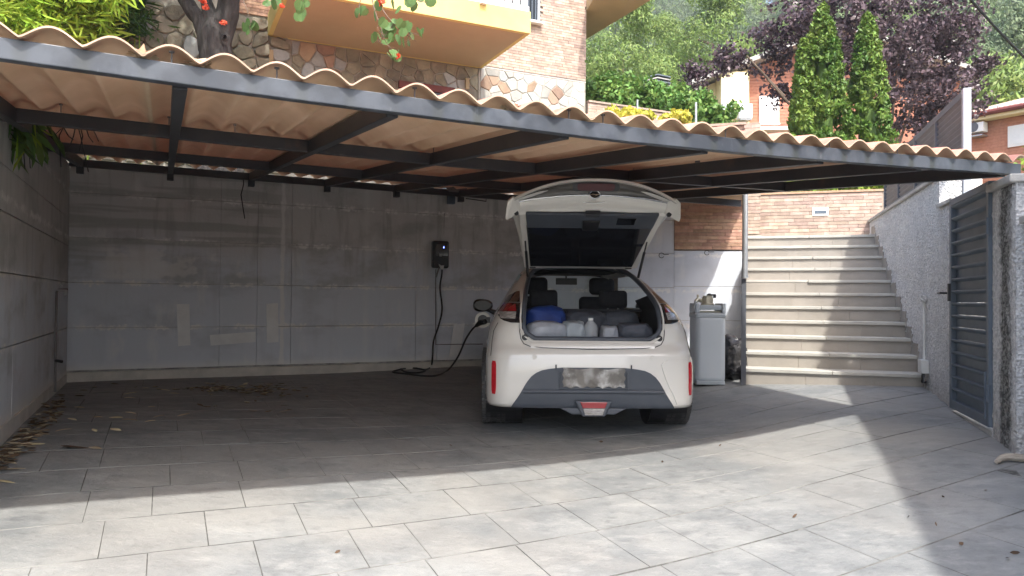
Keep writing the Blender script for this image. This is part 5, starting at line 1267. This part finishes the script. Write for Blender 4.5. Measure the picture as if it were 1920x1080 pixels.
bushy('shrub', 'yellow green shrub against the pale brick garden wall', 'shrub', [(W3(px_, py_, y_), (.22, .12, .09)) for px_, py_, y_ in ((1165, 214, 13.2), (1200, 220, 13.2))], .085, 'yel_shrub', 45, n=14, rad=.13)
bushy('shrub', 'small yellow green shrub right of the other yellow one, near the thin pole', 'shrub', [(W3(1268, 224, 13.2), (.2, .12, .09))], .085, 'yel_shrub', 45, n=14, rad=.13)
bushy('hedge', 'green bush glimpsed above the grey gate beside the pillar', 'hedge', [(RWp(.1, 1.12, .9), (.25, .3, .75)), (RWp(-.5, 1.25, .9), (.2, .3, .7))], .06, 'hedge_pale', 60, n=34, rad=.16)
m = MB(); m.obox(RWp(-8.0, .40, -2), Vv*5.3, Uv*.2, Zv*3.98); tag(m.build('garden_wall', M['white_wall'], bevel=.02), 'tall white garden wall along the right side of the driveway, outside the view', 'wall')
for (px_, y0_, y1_, D_, lab) in ((1195, 187, 202, 13.75, 'short pale metal post on the garden wall before the hedge'), (1305, 192, 232, 12.3, 'taller pale metal post by the end of the garden wall')):
    p0 = W3(px_, y1_+8, D_); p1 = W3(px_, y0_, D_); m = MB(); m.tube([p0, p1], .018, 8); tag(m.build('metal_post', M['galv'], smooth=True), lab, 'post')

# conifers
def conifer(px_, D_, top, wid, label, seed, second=None):
    rs = np.random.RandomState(seed); zt = (567-top)/1387*D_; x0 = (px_-960)/1387*D_; zb = 1.5; H = zt-zb
    t = thing('conifer', label, 'tree', (x0, D_, zb)); cs, rd, cd = [], [], []
    cones = [(0, 0, H, wid)]+([second] if second else [])
    for cx, cy, h_, w_ in cones:
        for i in range(int(560*h_/4.3)):
            u = rs.rand()**.8; an = rs.rand()*6.283; r_ = w_/2*(1-u)**.62*(.72+.22*rs.rand()+.09*math.sin(an*3+u*17+seed)+.07*math.sin(an*5-u*31))
            cs.append((cx+r_*math.cos(an), cy+r_*math.sin(an), u*h_*.985+.02)); rd.append(.06+.06*rs.rand()*(1-u*.5))
    C = clumps(cs, rd, 46, rs, 1.25, .3)
    dirs = C-np.array([0, 0, 0]); dirs[:, 2] = np.abs(np.linalg.norm(C[:, :2], axis=1))*1.4+.1
    dirs /= np.linalg.norm(dirs, axis=1)[:, None]
    mk('foliage', leafmesh('foliage', C, .095, 'conif', .45, dirs=dirs, spread=.55, rs=rs, normals=clumps.nrm, nj=.6), t)
    m = MB()
    for cx, cy, h_, w_ in cones: m.lathe([(w_/2*.40*(1-k/9)**.8, h_*.9*k/9) for k in range(10)], (cx, cy, .02), 16)
    m.build('inner_foliage', M['hedge'], t, world=False)
    m = MB(); m.tube([(0, 0, -.8), (0, 0, .2), (0, 0, H*.7)], [.08, .07, .02], 8); m.build('trunk', M['bark_far'], t, world=False)
conifer(1542, 14.6, 6, 1.62, 'taller of the two narrow conifers, on the left with a second tip', 21, (-.38, .0, 3.72, .85))
conifer(1626, 14.9, 20, 1.38, 'shorter slender conifer on the right beside the louvred fence', 22)

# plum tree
pt = thing('plum_tree', 'large purple leaved plum tree behind the two conifers', 'tree', tuple(W3(1665, 300, 18.5)*np.array([1, 1, 0])+Zv*1.4))
base = np.array(pt.location); rs = np.random.RandomState(31)
lobes = [((1650, 60), 1.5, 60), ((1730, 110), 1.55, 70), ((1560, 40), 1.4, 46), ((1690, 200), 1.25, 50), ((1770, 60), 1.0, 40), ((1790, 185), .85, 26), ((1480, 40), 1.1, 26), ((1440, 95), .8, 16), ((1370, 112), .55, 13), ((1312, 135), .36, 8), ((1490, 165), .7, 13), ((1835, 135), .35, 8), ((1850, 118), .22, 5), ((1560, 130), 1.2, 26), ((1700, -60), 1.7, 50), ((1560, -60), 1.6, 36), ((1300, 175), .3, 6), ((1285, 195), .22, 4), ((1760, 240), .5, 10)]
cs, rd = [], []; lc = []
for li, (p, r_, n_) in enumerate(lobes):
    c = W3(p[0], p[1], 18.5+rs.uniform(-.5, .5))-base
    if r_ > .9: lc.append(c)
    for _ in range(int(n_*1.35)):
        d = rs.randn(3); d /= np.linalg.norm(d); cs.append(c+d*r_*(.3+.7*rs.rand())*np.array([1, .9, .85])); rd.append(.20+.17*rs.rand())
C = clumps(cs, rd, 42, rs, .8, .2)
mk('crown', leafmesh('crown', C, .105, 'plum', .55, rs=rs, six=True, normals=clumps.nrm, nj=.8), pt)
m = MB(); m.tube([(0, 0, -.5), (.05, 0, 1.2), (-.05, .05, 2.0)], [.19, .15, .13], 10); m.build('trunk', M['bark'], pt, world=False, smooth=True)
m = MB()
for c in lc: m.tube([(-.02, .02, 1.7), tuple(np.array([0, 0, 1.8])*.5+c*.5+np.array([0, 0, .25])), tuple(c)], [.05, .022, .008], 6)
for p0_, p1_ in (((1440, 150), (1480, 195)), ((1400, 105), (1470, 180))): m.tube([W3(*p0_, 18)-base, W3(*p1_, 18.2)-base], [.02, .035], 6)
m.build('branches', M['bark_far'], pt, world=False, smooth=True)

# ------------------------------------------------------------------ bamboo at the left
def bamboo(name, label, samples, size, mt, n, culms, aspect=.11, droop=.9):
    P = np.array([W3(*s_) for s_ in samples]); base = P.mean(0)*np.array([1, 1, 0])+Zv*1.2
    t = thing(name, label, 'bamboo', tuple(float(k) for k in base)); tips = P-base
    C, Dd = [], []
    for c in tips:   # each tip: a drooping spray of long leaves
        out = np.array([RNG.uniform(-.2, 1), RNG.uniform(-1, -.1), -droop*RNG.rand()])
        for k in range(n):
            d = out+RNG.randn(3)*np.array([.8, .6, .55]); d /= np.linalg.norm(d); C.append(c+RNG.randn(3)*.10+d*size*.4); Dd.append(d)
    mk('leaves', leafmesh('leaves', np.array(C), size, mt, aspect, dirs=np.array(Dd), spread=.05, six=True), t)
    m = MB()
    for k in range(culms):
        c = tips[RNG.randint(len(tips))]; m.tube([(c[0]*.8, c[1]+.3, -.2), (c[0]*.9, c[1]+.15, c[2]*.5), tuple(c)], [.016, .012, .005], 6)
    m.build('stems', M['hedge_pale'], t, world=False, smooth=True); return t
S = [(RNG.uniform(-160, 210), RNG.uniform(-150, 62), RNG.uniform(8.8, 10.3)) for _ in range(250)]
bamboo('bamboo', 'bright yellow green bamboo spilling over the carport roof at the top left', S, .27, 'bamboo', 34, 24)
S = [(RNG.uniform(205, 262), RNG.uniform(-120, 45), RNG.uniform(10.0, 10.6)) for _ in range(70)]
bamboo('bamboo', 'darker green bamboo between the bright clump and the tree trunk', S, .22, 'bamboo_dk', 30, 8, droop=1.5)
hp = thing('bamboo', 'dark bamboo sprig hanging over the left wall under the roof edge', 'bamboo', tuple(W3(10, 232, 5.1)))
hb = np.array(hp.location); m = MB(); rs = np.random.RandomState(5)
C, Dd, Sz = [], [], []
for k in range(120):
    an = rs.uniform(-.3, 2.7); p = np.array([rs.uniform(-.32, .26), rs.uniform(-.2, .15), rs.uniform(-.12, .10)])
    d = np.array([rs.uniform(-.35, .75), rs.uniform(-.4, .2), -rs.uniform(.25, 1.1)]); d /= np.linalg.norm(d); C.append(p+d*.11); Dd.append(d)
mk('leaves', leafmesh('leaves', np.array(C), .28, 'hedge', .15, dirs=np.array(Dd), spread=.05, six=True), hp)
C2 = np.array(C)[:26]+np.array([.08, 0, -.06]); mk('leaves', leafmesh('leaves', C2, .2, 'bamboo', .10, dirs=np.array(Dd)[:26], spread=.2, six=True), hp)
m = MB()
for k in range(26):
    x_ = rs.uniform(-.45, .6); m.tube([(x_*.9, .0+rs.uniform(-.05, .3), .02), (x_, .1, -.06), (x_+rs.uniform(-.05, .08), .12, rs.uniform(-.35, -.08))], .004, 4)
m.build('stems', M['wire'], hp, world=False)

# ------------------------------------------------------------------ Judas tree trunk with hanging twigs
TD = 10.0
jt = thing('judas_tree', 'old dark trunked tree with heart shaped leaves in front of the stone wall', 'tree', tuple(W3(405, 250, TD)*np.array([1, 1, 0])+Zv*1.3))
jb = np.array(jt.location)
def wp(px_, py_, D_=TD): return W3(px_, py_, D_)-jb
m = MB()
m.tube([wp(414, 400), wp(412, 260), wp(408, 190), wp(406, 130), wp(404, 90), wp(403, 62), wp(402, 40)], [.33, .27, .25, .225, .215, .20, .12], 18)
m.tube([wp(390, 95), wp(385, 65), wp(374, 38), wp(355, 10), wp(332, -18), wp(300, -70), wp(270, -150)], [.13, .13, .105, .09, .08, .06, .03], 12)
m.tube([wp(412, 92), wp(415, 62), wp(424, 30), wp(428, 0), wp(440, -50), wp(470, -140)], [.15, .16, .15, .135, .11, .05], 14)
m.tube([wp(400, 70), wp(398, 40), wp(388, 10), wp(378, -30), wp(372, -110)], [.10, .10, .085, .07, .03], 10)
bm = bmesh.new(); me = m.mesh('trunk', M['bark']); bm.from_mesh(me); bmesh.ops.subdivide_edges(bm, edges=bm.edges, cuts=2, use_grid_fill=True); bm.normal_update()
from mathutils import noise as _nz
for v in bm.verts:
    p = v.co; v.co += v.normal*(_nz.noise(Vector((p.x*6, p.y*6, p.z*1.6)))*.035+_nz.noise(Vector((p.x*16, p.y*16, p.z*4)))*.012)
for f in bm.faces: f.smooth = True
bm.to_mesh(me); bm.free(); mk('trunk', me, jt)
m = MB(); m.lathe([(.0, .0), (.035, .0), (.055, -.03), (.03, -.06)], tuple(wp(433, 80)-np.array([0, .16, 0])), 12, 'y'); m.build('knot', M['bark'], jt, world=False, smooth=True)
m = MB(); twl, twd = [], []
def twig(pts, r0=.008, n=10, every=1):
    P = catmull(pts, 5); m.tube(P, [r0*(1-.7*i/len(P)) for i in range(len(P))], 5)
    return P
big = twig([wp(440, -50), wp(560, -90, 9), wp(680, -60, 7.8), wp(760, -30, 7.2)], .035)
tw = [twig([wp(566, -90, 8.5), wp(570, -20, 8.3), wp(566, 10, 8.3), wp(562, 28, 8.3)]), twig([wp(690, -50, 7.6), wp(700, 10, 7.4), wp(712, 45, 7.3), wp(722, 75, 7.3), wp(742, 105, 7.3)]),
      twig([wp(700, -20, 7.5), wp(722, 25, 7.4), wp(752, 55, 7.3), wp(785, 65, 7.3)]), twig([wp(745, -30, 7.3), wp(770, -5, 7.2), wp(800, 5, 7.2)]), twig([wp(690, -40, 7.5), wp(675, 5, 7.5), wp(672, 25, 7.5)]),
      twig([wp(440, -30, 9.6), wp(462, 15, 9.3), wp(470, 48, 9.3)]), twig([wp(430, -40, 9.5), wp(500, -20, 9.3), wp(520, 5, 9.2)])]
for w_ in tw[1:3]:
    for k in range(3): 
        b_ = np.array(w_[len(w_)//2+k*2 if len(w_)//2+k*2 < len(w_) else -1]); twig([b_, b_+np.array([RNG.uniform(-.1, .12), 0, -.05]), b_+np.array([RNG.uniform(-.18, .2), 0, -.12])], .005)
m.build('twigs', M['bark_far'], jt, world=False)
spots = [(p_, 7.3) for p_ in ((705, 30), (718, 42), (730, 48), (742, 40), (755, 60), (765, 50), (722, 60), (712, 68), (735, 70), (748, 74), (758, 80), (770, 66), (786, 63), (792, 60), (700, 70), (726, 78), (738, 100), (732, 105), (744, 108), (748, 96), (745, 18), (735, 10), (775, 12), (770, 3), (790, -2), (807, 2), (675, 22), (668, 24), (682, 20), (710, 8), (765, 78), (752, 45), (735, 58))]+[(p_, 9.3) for p_ in ((463, 42), (472, 50), (466, 56), (478, 48), (458, 50), (500, 5), (512, 8), (520, 2))]+[(p_, 8.3) for p_ in ((562, 10), (568, 20), (560, 28), (556, 14), (572, 5), (566, 32))]
hl = MB(); heart = [(0, -.50), (.30, -.42), (.52, -.08), (.45, .28), (.18, .46), (0, .36), (-.18, .46), (-.45, .28), (-.52, -.08), (-.30, -.42)]
lm = MB(); lm.add([(x*.12, y*.12, .012*abs(x)*2) for x, y in heart]+[(0, 0, 0)], [(10, i, (i+1) % 10) for i in range(10)]); lme = lm.mesh('heart_leaf', M['heart'])
for (p_, D_) in spots:
    c = wp(p_[0], p_[1], D_+RNG.uniform(-.12, .12)); s_ = RNG.uniform(.75, 1.15)*D_/7.3*.95
    inst('leaf', lme, jt, tuple(c), (R(90)+RNG.uniform(-.7, .7), RNG.uniform(-.8, .8), RNG.uniform(-3, 3)), (s_, s_, s_))
C = clumps([wp(418, 42, 9.7), wp(381, 3, 9.6), wp(716, 4, 7.2), wp(386, 14, 9.6), wp(746, 104, 7.25), wp(528, 10, 9.2)], [.05, .06, .04, .04, .02, .03], 26, None, .8, .1)
mk('blossom', leafmesh('blossom', C, .05, 'heart_red', .7), jt)
cs_ = [np.array([RNG.uniform(-6.6, -2.6), RNG.uniform(8.4, 10.2), RNG.uniform(4.7, 6.6)])-jb for _ in range(110)]
C = clumps(cs_, [RNG.uniform(.25, .5) for _ in cs_], 46, None, .7, .3); mk('crown', leafmesh('crown', C, .10, 'heart', .9, six=True), jt)
# ------------------------------------------------------------------ neighbour houses
nh = thing('neighbour_house', 'cream and red brick house with a sloping eave behind the plum tree', 'house', (float(W3(1400, 300, 26)[0]), 26.0, 1.5))
def nx(px_, D_=26.0): return float(W3(px_, 200, D_)[0])
def nz_(px_, py_, D_=26.0): return float(W3(px_, py_, D_)[2])
def nb(name, px0, px1, D0, D1, z0, z1, mt, par=nh, **k):
    m = MB(); x0, x1 = nx(px0, D0), nx(px1, D0); m.obox((x0, D0, z0), (x1-x0, 0, 0), (0, D1-D0, 0), (0, 0, z1-z0)); return m.build(name, M[mt], par, **k)
zr0, zr1, zr2 = nz_(1285, 172), nz_(1450, 108), nz_(1560, 68)
m = MB(); m.prism([(nx(1312), 26, -1), (nx(1405), 26, -1), (nx(1405), 26, nz_(1405, 128)), (nx(1312), 26, nz_(1312, 166))], (0, 6, 0)); m.build('cream_wall', M['cream'], nh, fixn=True)
nb('cream_bay', 1352, 1404, 25.3, 25.99, -1, nz_(1375, 146), 'cream')
m = MB(); m.prism([(nx(1405)+.003, 26.02, -1), (nx(1800), 26.02, -1), (nx(1800), 26.02, nz_(1800, 150)), (nx(1560), 26.02, nz_(1560, 76)), (nx(1405)+.003, 26.02, nz_(1405, 128))], (0, 6, 0)); bwl = m.build('brick_wall', M['farbrick'], nh, fixn=True)
m = MB()
for k in range(34):
    z_ = nz_(1500, 262)+k*.11
    if z_ > nz_(1405, 132): break
    m.obox((nx(1405)+.01, 26.005, z_), (nx(1480)-nx(1405), 0, 0), (0, .02, 0), (0, 0, .095))
tag(m.build('brick_courses', M['farbrick2'], bwl), kind='stuff')
for (pA, pB) in (((1283, 172), (1560, 66)), ((1560, 66), (1820, 152))):
    a_, b_ = (nx(pA[0]), nz_(*pA)), (nx(pB[0]), nz_(*pB)); m = MB(); m.prism([(a_[0], 25.2, a_[1]), (b_[0], 25.2, b_[1]), (b_[0], 25.2, b_[1]+.16), (a_[0], 25.2, a_[1]+.16)], (0, 7.2, 0)); m.build('roof', M['coping'], nh, fixn=True)
wn = nb('window_frame', 1424, 1461, 25.93, 26.0, nz_(1440, 232), nz_(1440, 181), 'white_frame')
nb('shutter', 1427, 1457, 25.91, 25.94, nz_(1440, 229), nz_(1440, 188), 'shutter', wn)
nb('sill', 1420, 1463, 25.85, 26.0, nz_(1440, 236), nz_(1440, 232), 'white_frame', wn)
pr = nb('porch_roof', 1424, 1500, 25.0, 26.0, nz_(1450, 243, 25), nz_(1450, 237, 25), 'white_frame')
m = MB()
for k in range(12): m.tube([(nx(1426, 25)+k*.11, 25.0, nz_(1450, 236, 25)+.01), (nx(1426, 25)+k*.11, 26, nz_(1450, 229, 25))], .05, 6)
m.build('roof_tiles', M['roof_top'], pr)
for (px0, px1, y0, y1, D_, lab) in ((1356, 1376, 192, 216, 25.0, 'left one of two white air conditioner boxes at the cream wall'), (1386, 1411, 194, 222, 24.9, 'right one of two white air conditioner boxes, nearer the brick wall')):
    t = thing('air_conditioner', lab, 'air conditioner', (nx((px0+px1)/2, D_), D_, nz_(px0, y1, D_)))
    nb('casing', px0, px1, D_, D_+.3, nz_(px0, y1, D_), nz_(px0, y0, D_), 'ac', t, bevel=.015)
    m = MB(); m.lathe([(.0, 0), (.14, 0), (.15, .01)], (nx(px0, D_)+.19, D_-.012, (nz_(px0, y1, D_)+nz_(px0, y0, D_))/2), 18, 'y'); m.build('fan_grille', M['fence_post'], t)
    nb('bracket', px0+2, px1-2, D_+.02, D_+.35, nz_(px0, y1, D_)-.04, nz_(px0, y1, D_)-.003, 'galv', t)
chm = thing('chimney', 'dark slatted chimney cowl poking out of the hedge beside the house', 'chimney', (nx(1234, 20), 20.0, nz_(1234, 200, 20)))
nb('stack', 1219, 1248, 20, 20.5, 2, nz_(1234, 166, 20), 'farbrick', chm)
for k in range(4):
    z_ = nz_(1234, 166, 20)+.02+k*.085; xa, xm, xb = nx(1212, 20), nx(1232, 20), nx(1256, 20)
    m = MB(); m.prism([(xa, 19.9, z_), (xm, 19.9, z_+.07), (xb, 19.9, z_), (xb, 19.9, z_+.03), (xm, 19.9, z_+.10), (xa, 19.9, z_+.03)], (0, .7, 0)); m.build('cowl_slab', M['gate'] if k % 2 else M['coping'], chm, fixn=True)
# right hand house
Q = np.array([16.6, 24.0, 0]); Qd = np.array([-.56, .83, 0]); Qd /= np.linalg.norm(Qd); Qn = np.array([-Qd[1], Qd[0], 0])
if Qn[1] > 0 : pass
outQ = np.array([-Qd[1], Qd[0], 0]); outQ = outQ if outQ[0] < 0 else -outQ
h2 = thing('neighbour_house', 'red brick house with a tiled roof at the far right edge', 'house', tuple(Q))
ze = float(online(1860, 226, Q, Qd)[2]); q0, q1 = -4.0, float(np.dot(online(1801, 260, Q, Qd)-Q, Qd))
m = MB(); m.obox(Q+Qd*q0+Zv*-1, Qd*(q1-q0), -outQ*6, Zv*(ze+1)); m.build('brick_wall', M['farbrick'], h2)
m = MB()
for k in range(26): m.obox(Q+Qd*q0+outQ*.012+Zv*(ze-.12-k*.1), Qd*(q1-q0), -outQ*.02, Zv*.088)
tag(m.build('brick_courses', M['farbrick2'], h2), kind='stuff')
e0, e1 = Q+Qd*(q0)+outQ*.45, Q+Qd*(q1+.45)+outQ*.45
m = MB(); m.prism([e0+Zv*ze, e1+Zv*ze, e1-outQ*6.8+Zv*ze, e0-outQ*6.8+Zv*ze], Zv*.16); m.build('eave_soffit', M['cream'], h2, fixn=True)
m = MB(); m.tube([e0+Zv*(ze+.18)+outQ*.06, e1+Zv*(ze+.18)+outQ*.06], .09, 8); m.build('gutter', M['maroon'], h2)
rd0, rd1 = e0-outQ*3.2+Zv*(ze+1.15), e1-outQ*3.0-Qd*2.4+Zv*(ze+1.15)
m = MB(); E0, E1 = e0+Zv*(ze+.2), e1+Zv*(ze+.2); E2 = e1-outQ*6.4+Zv*(ze+.2)
m.add([E0, E1, rd1, rd0, E2], [(0, 1, 2, 3), (1, 4, 2)]); rf = m.build('roof', M['brick_pale'], h2)
m = MB(); nn_ = 42
for k in range(nn_):
    f = k/(nn_-1); a_ = E0+(E1-E0)*f; b_ = rd0+(rd1-rd0)*min(f*1.0, 1); 
    m.tube([a_+Zv*.03, b_+Zv*.03], .075, 6)
m.build('roof_tiles', M['brick_pale'], rf)
t_w = [online(x_, y_, Q+outQ*.02, Qd) for x_, y_ in ((1893, 275), (1960, 233))]
def qbox(name, pA, pB, off, dep, mt, par): 
    a_, b_ = online(*pA, Q, Qd), online(*pB, Q, Qd); z0, z1 = sorted((a_[2], b_[2])); s0 = np.dot(a_-Q, Qd); s1 = np.dot(b_-Q, Qd)
    m = MB(); m.obox(Q+Qd*min(s0, s1)+outQ*off+Zv*z0, Qd*abs(s1-s0), outQ*dep, Zv*(z1-z0)); return m.build(name, M[mt], par)
wf = qbox('window_frame', (1891, 277), (1960, 226), .01, .05, 'white_frame', h2); qbox('shutter', (1896, 272), (1955, 234), .045, .03, 'shutter', wf)
aq = online(1838, 255, Q, Qd)
ac = thing('air_conditioner', 'white air conditioner on brackets on the far right brick house', 'air conditioner', tuple(aq+outQ*.1))
qbox('casing', (1822, 254), (1855, 231), .12, .32, 'ac', ac)
cc = online(1836, 242, Q, Qd)+outQ*.445
m = MB(); m.add([cc+Qd*.17*math.cos(t_)+Zv*.17*math.sin(t_) for t_ in np.linspace(0, 6.283, 19)[:-1]], [tuple(range(18))]); m.build('fan_grille', M['fence'], ac)
qbox('bracket', (1826, 258), (1852, 256), .0, .40, 'galv', ac)
# overhead wire
m = MB(); P_ = [W3(1810, -12, 12), W3(1840, 22, 12.2), W3(1880, 66, 12.5), W3(1935, 122, 13)]; m.tube(catmull(P_, 4), .022, 6); tag(m.build('overhead_wire', M['wire'], smooth=True), 'thick black overhead wire crossing the hillside at the top right', 'wire')

# ------------------------------------------------------------------ fallen leaves
def leafobj(p, L, mt, rot, label, group, name='fallen_leaf', wd=.32):
    m = MB(); n = 8; up_ = [(L*(k/n-.5), wd*L*.5*math.sin(math.pi*k/n)**.8, .003+.004*math.sin(math.pi*k/n)) for k in range(n+1)]; dn = [(x, -y, z*.6) for x, y, z in up_]; md_ = [(x, 0, z*1.5) for x, y, z in up_]
    m.grid([up_, md_, dn]); o = m.build(name, M[mt], smooth=True); o.location = (float(p[0]), float(p[1]), float(p[2])+.004); o.rotation_euler = (RNG.uniform(-.2, .2), RNG.uniform(-.15, .15), rot); return tag(o, label, 'leaf', group)
for (zx, zy) in ((240, 667), (370, 725), (605, 705), (900, 730), (905, 665), (1090, 742), (1168, 698), (1395, 683), (575, 827), (770, 820), (290, 825), (580, 990), (900, 485), (900, 527), (1228, 455), (1310, 485), (1045, 437), (435, 615), (140, 605), (95, 755), (90, 795), (110, 830), (60, 870), (20, 910), (1100, 610), (775, 708)):
    p = onfloor(60+zx/4.91, 640+zy/4.91); leafobj(p, RNG.uniform(.07, .12), 'dryleaf', RNG.uniform(-.9, 1.2), 'pale dry leaf lying on the shaded floor near the left wall', 'pale dry leaves on the floor')
for (px_, py_) in ((10, 858), (12, 866), (25, 882), (8, 905), (30, 840), (60, 818), (55, 835), (74, 814)):
    leafobj(onfloor(px_, py_), RNG.uniform(.12, .18), 'dryleaf', RNG.uniform(-.4, .5), 'long dry leaf at the foot of the left wall in the foreground', 'long dry leaves by the left wall', wd=.22)
p = onfloor(140, 840); leafobj(p, .18, 'brownleaf', .1, 'curled reddish brown leaf alone on the floor at the left', None, wd=.6)
for (px_, py_) in ((330, 1007), (322, 980), (62, 993), (480, 1056), (345, 965)):
    pass
tt = onfloor(480, 1055); m = MB()
sp = onfloor(1895, 868); m = MB(); m.tube(catmull([onfloor(1868, 872)+Zv*.02, onfloor(1885, 866)+Zv*.03, onfloor(1920, 868)+Zv*.03, onfloor(1960, 872)+Zv*.03], 4), [.012, .016, .018, .022, .024, .024, .025, .025, .024, .024, .022, .02, .02], 8); tag(m.build('stick', M['wood_stick'], smooth=True), 'weathered piece of wood lying on the ground below the stained pillar', 'stick')
# heaped litter
C = []
for _ in range(420):
    k = RNG.rand()
    if k < .5: px_, py_ = RNG.uniform(0, 118), 0; py_ = 872-px_*1.02+RNG.randn()*14
    elif k < .72: px_, py_ = 415+RNG.randn()*38, 732+RNG.randn()*3.5
    elif k < .92: px_, py_ = 500+RNG.randn()*28, 733+RNG.randn()*5
    else: px_, py_ = RNG.uniform(120, 560), RNG.uniform(722, 775)
    if py_ < 716: continue
    p = onfloor(px_, py_)
    if acrd(p) < -.93: continue
    C.append(p+Zv*RNG.uniform(.006, .03))
me = leafmesh('leaf_litter', np.array(C), .075, 'brownleaf', .4, dirs=np.tile([1., .2, 0], (len(C), 1)), spread=.5, six=True)
# flatten: litter lies down
co = np.empty(len(me.vertices)*3, np.float32); me.vertices.foreach_get('co', co); co = co.reshape(-1, 6, 3); cz = co[:, :, 2].mean(1, keepdims=True); co[:, :, 2] = cz+(co[:, :, 2]-cz)*.3
me.vertices.foreach_set('co', co.reshape(-1)); me.update(); tag(mk('leaf_litter', me), kind='stuff')
me = leafmesh('leaf_litter', np.array(C)[::3]+Zv*.008, .085, 'dryleaf', .3, dirs=np.tile([1., .2, 0], (len(C[::3]), 1)), spread=.5, six=True)
co = np.empty(len(me.vertices)*3, np.float32); me.vertices.foreach_get('co', co); co = co.reshape(-1, 6, 3); cz = co[:, :, 2].mean(1, keepdims=True); co[:, :, 2] = cz+(co[:, :, 2]-cz)*.3
me.vertices.foreach_set('co', co.reshape(-1)); me.update(); tag(mk('leaf_litter', me), kind='stuff')
C = []
for px_, py_ in ((268, 92), (962, 172), (415, 118)):
    q = online(px_, py_, AB(0, B_BEAM+.05), Av); a_ = PHA+round((acrd(q)-PHA)/.2)*.2
    for _ in range(26): s_ = abs(RNG.randn())*.12; aa_ = a_+RNG.randn()*.018; C.append(AB(aa_, B_BEAM+s_, zroof(aa_, s_)+.022+RNG.rand()*.015))
tag(mk('leaf_litter', leafmesh('leaf_litter', np.array(C), .06, 'dryleaf', .3, dirs=np.tile([1., .2, 0], (len(C), 1)), spread=.4, six=True)), kind='stuff')
# leaf bits blown on the sunlit slabs
C = [onfloor(*p_) for p_ in ((1723, 930), (1768, 934), (1802, 1023), (1703, 972), (1755, 986), (1848, 922), (1127, 830), (1350, 837), (1490, 680+290), (633, 1038), (1903, 1040), (845, 837), (1242, 868), (1890, 1050))]
me = leafmesh('leaf_litter', np.array(C)+Zv*.01, .034, 'brownleaf', .4, dirs=np.tile([1., .2, 0], (len(C), 1)), spread=.5, six=True); tag(mk('leaf_litter', me), kind='stuff')
sc.view_layers[0].update()
print('objects', len(bpy.data.objects))

# ------------------------------------------------------------------ air between here and the hills
hz_ = MB(); hz_.box((0, 0, 56.5), (1300, 1300, 122)); hm = bpy.data.materials.new('haze_air'); hm.use_nodes = True; N = hm.node_tree.nodes; N.clear()
_o = N.new('ShaderNodeOutputMaterial'); _v = N.new('ShaderNodeVolumePrincipled'); _v.inputs['Color'].default_value = (.93, .96, 1, 1); _v.inputs['Density'].default_value = .0008; _v.inputs['Anisotropy'].default_value = .3
hm.node_tree.links.new(_v.outputs[0], _o.inputs['Volume']); tag(hz_.build('haze', hm), kind='stuff')
sc.cycles.volume_bounces = 0
